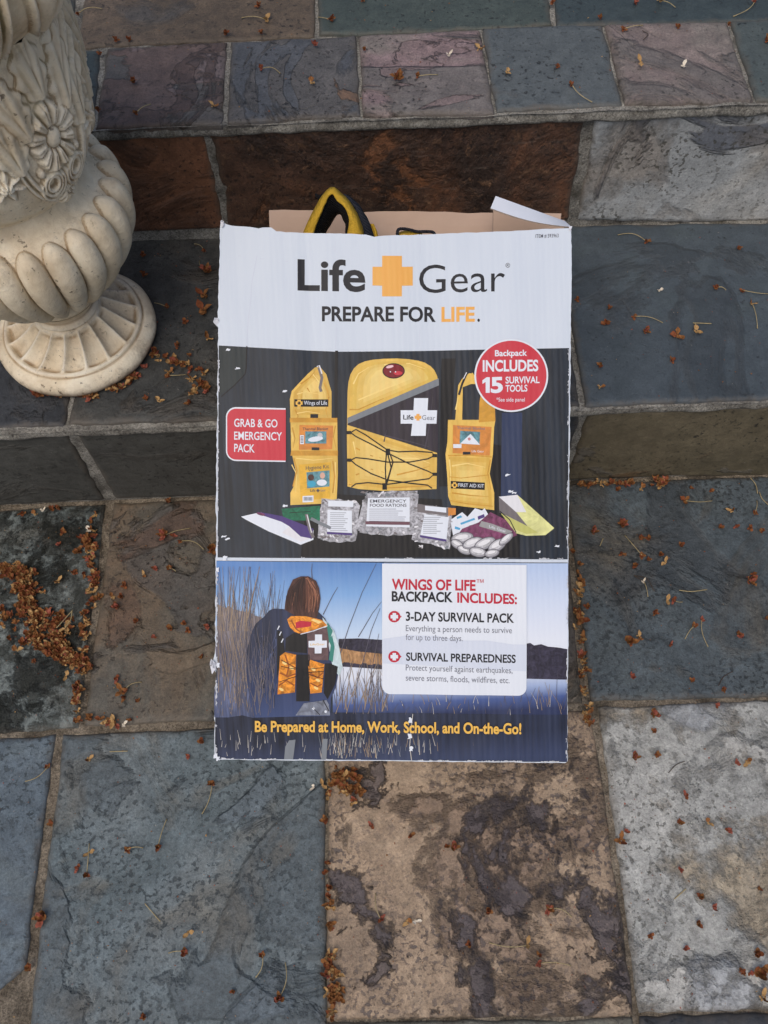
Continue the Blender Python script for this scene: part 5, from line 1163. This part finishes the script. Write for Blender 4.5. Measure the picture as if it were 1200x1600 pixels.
# (type, px, py, stem end or None) by stone
SCAT = {
 ('L', 'upper landing'): [('b', 123, 25, (160, 15)), ('b', 404, 12, 0), ('t', 417, 35, (378, 29)), ('b', 408, 54, 0), ('b', 353, 56, 0), ('b', 182, 66, 0), ('b', 204, 65, 0), ('b', 156, 86, 0), ('b', 210, 131, 0), ('b', 213, 181, (236, 164)), ('t', 335, 168, 0), ('k', 410, 111, (438, 116)), ('t', 487, 132, 0), ('k', 492, 72, 0), ('b', 517, 34, (497, 28)), ('b', 567, 4, 0), ('b', 569, 80, 0), ('c', 620, 125, 0), ('b', 652, 123, (684, 118)), ('b', 862, 8, 0), ('k', 992, 8, 0), ('t', 1030, 5, (1055, 13)), ('k', 1178, 6, (1145, 27)), ('b', 938, 30, 0), ('b', 974, 49, (1004, 41)), ('b', 1060, 46, 0), ('b', 1137, 42, 0), ('b', 1196, 66, 0), ('p', 701, 88, 0), ('t', 751, 80, 0), ('t', 792, 115, 0), ('b', 871, 107, 0), ('b', 893, 136, (925, 161)), ('p', 1066, 106, 0), ('b', 155, 176, 0), ('t', 1000, 101, 0)],
 ('T', 'dark tread right of the box'): [('b', 1009, 380, (965, 368)), ('b', 1155, 390, 0), ('b', 901, 470, 0), ('b', 952, 484, 0), ('b', 945, 506, 0), ('b', 990, 497, (1035, 505)), ('c', 1007, 520, 0), ('b', 1119, 452, (1134, 454)), ('b', 1159, 456, (1200, 460)), ('t', 1174, 477, (1183, 514)), ('t', 1088, 519, (1083, 505)), ('p', 1031, 456, 0), ('b', 937, 573, 0), ('b', 1049, 568, 0), ('l', 1057, 525, 0), ('t', 937, 607, 0)],
 ('T', 'tread between urn and box'): [('c', 245, 555, 0), ('c', 271, 570, 0), ('b', 264, 589, (291, 586)), ('k', 299, 580, 0), ('t', 319, 587, 0), ('b', 318, 600, 0), ('k', 324, 614, 0), ('t', 299, 617, 0), ('b', 296, 631, 0), ('b', 229, 625, 0), ('t', 250, 628, 0), ('k', 226, 576, 0), ('b', 207, 582, 0), ('c', 63, 617, 0), ('b', 105, 617, 0), ('p', 97, 616, 0), ('t', 124, 616, 0), ('c', 143, 621, 0), ('t', 326, 532, 0), ('b', 290, 504, 0), ('b', 320, 394, (304, 382)), ('c', 323, 426, (312, 408)), ('b', 224, 400, 0), ('b', 226, 432, 0), ('l', 320, 464, 0), ('l', 319, 487, 0), ('b', 262, 482, (242, 474)), ('b', 276, 545, 0), ('b', 258, 560, 0)],
 ('G', 'dark grey stone beside the box'): [('b', 965, 766, 0), ('b', 986, 757, 0), ('t', 1002, 765, 0), ('c', 1030, 757, 0), ('b', 1078, 764, 0), ('b', 1110, 768, 0), ('l', 1070, 784, (1112, 783)), ('c', 926, 834, 0), ('c', 973, 823, 0), ('b', 1002, 869, (976, 837)), ('b', 1012, 875, 0), ('b', 1001, 843, 0), ('b', 1012, 844, 0), ('b', 969, 868, 0), ('b', 992, 885, 0), ('b', 1032, 868, 0), ('t', 1039, 879, 0), ('b', 1063, 853, 0), ('b', 894, 862, 0), ('b', 1125, 825, 0), ('k', 1149, 824, 0), ('b', 1171, 826, 0), ('b', 1189, 831, 0), ('b', 1178, 803, (1182, 783)), ('t', 1142, 799, 0), ('c', 1169, 909, 0), ('b', 1177, 898, 0), ('p', 1005, 910, (1012, 933)), ('t', 1042, 940, 0), ('k', 1052, 940, (1066, 941)), ('b', 1022, 958, 0), ('k', 1095, 969, (1106, 1011)), ('b', 1084, 979, (1070, 999)), ('b', 917, 951, 0), ('l', 906, 968, 0), ('c', 983, 1006, 0), ('t', 998, 997, 0), ('k', 1047, 1007, 0), ('b', 1152, 990, 0), ('k', 1157, 996, 0), ('b', 1195, 967, 0), ('k', 987, 1059, 0), ('b', 1081, 1065, 0), ('b', 1128, 1078, 0), ('b', 914, 1048, 0)],
 ('G', 'pale grey stone at right'): [('b', 919, 1122, 0), ('c', 1019, 1116, 0), ('k', 1119, 1102, 0), ('c', 991, 1186, 0), ('b', 1021, 1145, 0), ('k', 1150, 1193, 0), ('t', 1168, 1191, 0), ('b', 1025, 1178, 0), ('k', 1071, 1243, 0), ('b', 1062, 1286, 0), ('t', 1107, 1287, 0), ('k', 1138, 1297, 0), ('k', 978, 1300, 0), ('l', 970, 1316, 0), ('k', 1063, 1358, 0), ('b', 1184, 1390, 0), ('b', 1095, 1403, 0), ('k', 1113, 1417, 0), ('b', 1090, 1443, 0), ('b', 1016, 1462, 0), ('k', 1069, 1482, 0), ('b', 1158, 1520, 0), ('c', 1187, 1520, 0), ('k', 1172, 1519, 0), ('t', 1190, 1558, 0), ('b', 1181, 1491, 0)],
 ('G', 'tan stone below the box'): [('k', 580, 1289, 0), ('b', 640, 1306, 0), ('c', 708, 1325, 0), ('k', 595, 1436, (587, 1396)), ('t', 637, 1439, 0), ('p', 649, 1440, 0), ('b', 764, 1422, 0), ('c', 857, 1420, (893, 1433)), ('b', 733, 1475, 0), ('t', 824, 1477, (764, 1473)), ('k', 842, 1505, (892, 1509)), ('b', 516, 1386, 0), ('b', 513, 1494, 0), ('b', 842, 1492, 0), ('b', 700, 1322, 0), ('k', 516, 1545, 0)],
 ('G', 'blue-grey lower left stone'): [('t', 139, 1187, 0), ('b', 77, 1198, (40, 1221)), ('b', 81, 1287, 0), ('t', 140, 1334, 0), ('b', 137, 1366, (140, 1318)), ('k', 123, 1356, 0), ('b', 200, 1328, (224, 1325)), ('b', 248, 1324, (261, 1280)), ('b', 332, 1227, (316, 1272)), ('k', 295, 1182, 0), ('b', 316, 1160, 0), ('t', 296, 1457, 0), ('c', 289, 1487, (264, 1489)), ('b', 411, 1492, (400, 1527)), ('c', 437, 1559, (446, 1504)), ('b', 226, 1588, 0), ('c', 69, 1432, 0), ('b', 46, 1512, 0), ('p', 490, 1230, 0), ('t', 504, 1228, 0), ('b', 366, 1548, 0)],
 ('G', 'mottled green stone at left'): [('b', 99, 832, 0), ('k', 93, 852, 0), ('b', 117, 897, 0), ('b', 132, 898, 0), ('t', 91, 910, 0), ('b', 15, 999, 0), ('t', 29, 1015, 0), ('b', 55, 1035, 0), ('c', 120, 1077, 0), ('t', 131, 1079, 0), ('t', 105, 1058, 0), ('c', 141, 849, 0), ('t', 150, 806, 0), ('c', 124, 864, 0), ('p', 140, 829, 0), ('k', 139, 927, 0), ('b', 138, 945, 0), ('b', 150, 912, 0), ('t', 148, 926, 0), ('b', 36, 804, 0), ('t', 57, 805, 0), ('b', 84, 797, 0), ('p', 68, 798, 0), ('b', 94, 795, 0), ('c', 133, 1036, 0), ('t', 100, 1010, 0), ('l', 148, 858, 0), ('t', 131, 978, 0)],
 ('G', 'brown stone left of the box'): [('b', 264, 785, 0), ('c', 258, 838, (298, 826)), ('k', 271, 838, 0), ('b', 283, 847, (319, 859)), ('c', 330, 861, 0), ('k', 243, 889, 0), ('b', 265, 889, (275, 893)), ('t', 226, 899, 0), ('b', 195, 917, 0), ('t', 177, 934, 0), ('b', 190, 934, 0), ('c', 184, 951, 0), ('b', 213, 973, 0), ('k', 241, 997, 0), ('b', 267, 983, 0), ('b', 288, 975, 0), ('b', 294, 986, 0), ('k', 325, 979, 0), ('b', 315, 1029, 0), ('k', 183, 1062, 0), ('l', 194, 1082, (222, 1066)), ('b', 196, 1091, 0), ('b', 216, 1096, 0), ('p', 193, 1133, 0), ('t', 178, 1126, 0), ('b', 204, 1126, 0), ('k', 184, 1135, 0), ('b', 141, 1119, 0)],
}
STICKS = [('G', [(937, 854), (942, 842)], 1), ('G', [(1061, 923), (1080, 925), (1104, 922)], 1), ('G', [(1144, 1050), (1130, 1058), (1122, 1072)], 0), ('G', [(1044, 1208), (1055, 1196), (1069, 1190)], 0), ('G', [(1053, 1405), (1071, 1389)], 1),
          ('G', [(172, 1175), (200, 1174)], 1), ('G', [(227, 1412), (251, 1440)], 1), ('T', [(1082, 506), (1111, 507)], 1), ('G', [(1172, 748), (1180, 758), (1183, 772)], 1), ('G', [(990, 900), (1010, 905), (1022, 925)], 0), ('G', [(92, 985), (104, 972), (117, 957)], 1), ('G', [(105, 985), (114, 972), (116, 958)], 1), ('G', [(1186, 770), (1190, 780), (1200, 790)], 1), ('L', [(1003, 50), (1012, 56), (1005, 64)], 0), ('G', [(990, 900), (1003, 908)], 0)]
def stem_pts(a, b, plane, rg):
    A_, B_2 = at(*a, *plane), at(*b, *plane); d = B_2-A_; l = d.length; s = d.cross(UP).normalized(); k = rg.uniform(-.16, .16)
    return [A_ + d*t + s*(k*l*math.sin(math.pi*t)) + UP*(.0022*(1-t)+.0011+.0022*math.sin(math.pi*t)*min(1, l/.02)) for t in [i/9 for i in range(10)]]
KIND = {'b': ('blossom', 'small crumpled red-brown blossom', 'blossom'), 'c': ('blossom', 'large ragged brown blossom', 'blossom'), 't': ('petal', 'curled tan petal', 'petal'), 'p': ('petal', 'pale cream petal', 'petal'), 'k': ('blossom', 'pinkish withered blossom', 'blossom'), 'l': ('leaf', 'flat decayed brown leaf', 'leaf')}
NUM = ['first', 'second', 'third', 'fourth', 'fifth', 'sixth', 'seventh', 'eighth', 'ninth', 'tenth', 'eleventh', 'twelfth', '13th', '14th', '15th', '16th', '17th', '18th', '19th', '20th', '21st', '22nd', '23rd', '24th', '25th']
cnt = 0
for (lv, where), items in SCAT.items():
    plane = PLN[lv]; sets = {}
    for it in items: sets.setdefault((it[0], bool(it[3])), []).append(it)
    for (ty, stm), L in sets.items():
        L.sort(key=lambda q: q[1])
        for i, (t, px, py, end) in enumerate(L):
            rg = random.Random(px*31+py); nm, desc, cat = KIND[t]
            o = link(nm, rg.choice(PROTO[t]))
            o.location = at(px, py, *plane) + UP*.0006; sc_ = rg.uniform(.68, 1.0)
            o.scale = (sc_, sc_*rg.uniform(.85, 1.1), sc_*rg.uniform(.75, 1.05)); o.rotation_euler = (rg.uniform(-.25, .25), rg.uniform(-.25, .25), rg.uniform(0, 6.28))
            if end:
                bpy.context.view_layer.update(); iv = o.matrix_world.inverted()
                p = stem_pts((px, py), end, plane, rg); v, f = tube(p, lambda t_: .00055-.0001*t_+.0003*(t_ > .93), 6)
                mesh('stem', [iv @ q for q in v], f, pm_stem, o, True)
            what = desc + (' with stem' if end else '')
            if len(L) == 1: lab = f'the only {what} on the {where}'
            elif i == 0: lab = f'leftmost {what} on the {where}'
            elif i == len(L)-1: lab = f'rightmost {what} on the {where}'
            else: lab = f'{NUM[i]} {what} from left, {where}'
            tag(o, lab, cat, 'withered blossoms fallen on the stones'); cnt += 1
wh = {0: 'dark blue-grey stone right of the box'}
SL = ['short pale stick near the box on the dark blue-grey stone', 'straight pale stalk in the middle of the dark blue-grey stone', 'dark curved twig low on the dark blue-grey stone', 'dark bent twig high on the pale grey stone', 'short pale stick on the middle of the pale grey stone', 'pale level stalk at the top of the blue-grey lower stone', 'straight pale stick lying diagonally on the blue-grey lower stone', 'pale level stalk on the dark tread right of the box', 'pale bent stalk beneath the riser at right', 'dark thin twig beside the pale petal right of the box', 'left of two pale stalks on the blossom heap', 'right of two pale stalks on the blossom heap', 'pale stalk at the right end beneath the riser', 'dark hooked twig on the mauve edging stone', 'dark stub of twig above the pale petal right of the box']
for (lv, pts, pale), lab in zip(STICKS, SL):
    pl = PLN[lv]; P = crv([at(x, y, *pl)+UP*.0018 for x, y in pts], 12); c = P[5]
    if 'heap' in lab: P = [p + UP*.007 for p in P]
    v, f = tube([p-c for p in P], .0006 if pale else .0005, 6)
    o = mesh('dry_stalk' if pale else 'twig', v, f, pm_stem if pale else pm_twig, None, True); o.location = c
    tag(o, lab, 'stalk' if pale else 'twig', 'dry stalks and twigs on the stones')

# uncountable litter: the swept-up heaps and the crumbs in the joints
def heap(name, spots, label, sd, nper):
    rg = random.Random(sd); V, F, M = [], [], []
    src = [blossom_mesh(s, .0062, 5, (0, 1, 1)) for s in range(100, 106)] + [blossom_mesh(s, .0075, 2, (2, 1), .5) for s in range(110, 115)] + [blossom_mesh(120, .006, 5, (3, 0))] + [blossom_mesh(s, .0055, 3, (1, 1, 0)) for s in range(130, 133)]
    for (px, py, rx, ry, n, hz, plane) in spots:
        for k in range(int(n*nper*1.5)):
            a = rg.uniform(0, 6.28); q = rg.random()**.6
            p = at(px+rx*q*math.cos(a), py+ry*q*math.sin(a), *plane)
            v, f, m = rg.choice(src); s = rg.uniform(.5, 1.15); rot = Matrix.Rotation(rg.uniform(0, 6.28), 3, 'Z') @ Matrix.Rotation(rg.uniform(-.7, .7), 3, 'X')
            off = p + UP*(.0008 + hz*(1-q)*rg.random()); b = len(V)
            V += [rot @ (w_*s) + off for w_ in v]; F += [tuple(i+b for i in t) for t in f]; M += m
    o = link(name, me_from(name, V, F, M)); tag(o, label, 'litter', kind='stuff'); return o
heap('blossom_litter', [(8, 892, 16, 10, 14, .004, PG), (24, 892, 20, 13, 16, .004, PG), (38, 905, 22, 16, 20, .005, PG), (45, 930, 24, 20, 26, .006, PG), (42, 925, 16, 14, 14, .01, PG), (50, 954, 20, 15, 18, .005, PG), (62, 984, 22, 18, 22, .006, PG), (56, 1005, 18, 10, 10, .004, PG), (78, 1014, 22, 14, 20, .006, PG), (96, 1000, 20, 12, 16, .005, PG), (98, 1018, 18, 12, 16, .005, PG), (112, 1032, 20, 12, 18, .005, PG), (130, 1042, 14, 12, 14, .004, PG), (80, 966, 22, 10, 10, .003, PG), (20, 960, 20, 30, 6, .001, PG), (100, 980, 26, 12, 8, .002, PG)],
     'thick brown heap of withered blossoms on the mottled stone at left', 4, 1.0)
heap('blossom_litter', [(540, 1222, 20, 22, 22, .002, PG), (530, 1208, 12, 10, 10, .002, PG), (552, 1240, 16, 14, 10, .001, PG)], 'loose scatter of blossom crumbs just below the box', 5, .7)
heap('blossom_litter', [(517, 1530, 8, 40, 22, .001, PG), (524, 1552, 14, 14, 12, .002, PG), (515, 1440, 4, 60, 10, 0, PG), (514, 1590, 6, 16, 6, .001, PG), (513, 1300, 3, 80, 10, 0, PG)], 'blossom crumbs caught in the joint left of the tan stone', 6, .45)
heap('blossom_litter', [(140, 850, 12, 40, 16, .003, PG), (148, 905, 8, 50, 14, .001, PG), (135, 1000, 8, 50, 12, .001, PG), (122, 1090, 8, 25, 8, .001, PG), (150, 1128, 40, 5, 6, 0, PG)], 'brown blossoms strewn along the joint beside the heap', 8, 1.0)
heap('blossom_litter', [(210, 592, 20, 10, 10, .001, PT), (180, 606, 22, 8, 10, .001, PT), (268, 566, 34, 20, 8, .001, PT), (312, 596, 14, 20, 6, .001, PT), (90, 618, 30, 4, 8, .001, PT), (140, 620, 16, 4, 6, 0, PT)], 'ragged brown litter gathered round the foot of the urn', 9, 1.0)
heap('blossom_litter', [(903, 965, 10, 22, 8, .001, PG), (905, 920, 5, 40, 8, 0, PG), (910, 1040, 4, 50, 10, 0, PG), (935, 757, 50, 3, 10, 0, PG), (1000, 757, 50, 4, 7, 0, PG), (1030, 757, 10, 5, 6, .001, PG), (920, 1120, 6, 20, 5, 0, PG)], 'rusty blossom crumbs in the joints right of the box', 10, 1.0)
# fine specks of debris
def specks(name, label, regs, sd):
    rg = random.Random(sd); V, F, M = [], [], []
    for (x0, y0, x1, y1, n, plane) in regs:
        for k in range(n):
            p = at(rg.uniform(x0, x1), rg.uniform(y0, y1), *plane) + UP*.0008; s = rg.uniform(.0005, .0016); b = len(V)
            for q in range(4): V.append(p + Vector((rg.uniform(-1, 1)*s, rg.uniform(-1, 1)*s, rg.uniform(0, .8)*s)))
            F += [(b, b+1, b+2), (b, b+2, b+3), (b, b+3, b+1), (b+1, b+3, b+2)]; M += [rg.choice([0, 0, 1, 1, 2, 3])]*4
    o = link(name, me_from(name, V, F, M)); tag(o, label, 'litter', kind='stuff')
specks('speck_litter', 'tiny brown specks of plant litter strewn over all the stones', [(0, 790, 330, 1130, 260, PG), (890, 750, 1200, 1590, 260, PG), (0, 1150, 510, 1600, 160, PG), (515, 1195, 980, 1590, 150, PG), (100, 375, 340, 650, 90, PT), (895, 360, 1200, 620, 70, PT), (150, 0, 1200, 180, 120, PL)], 3)
print('scattered', cnt)
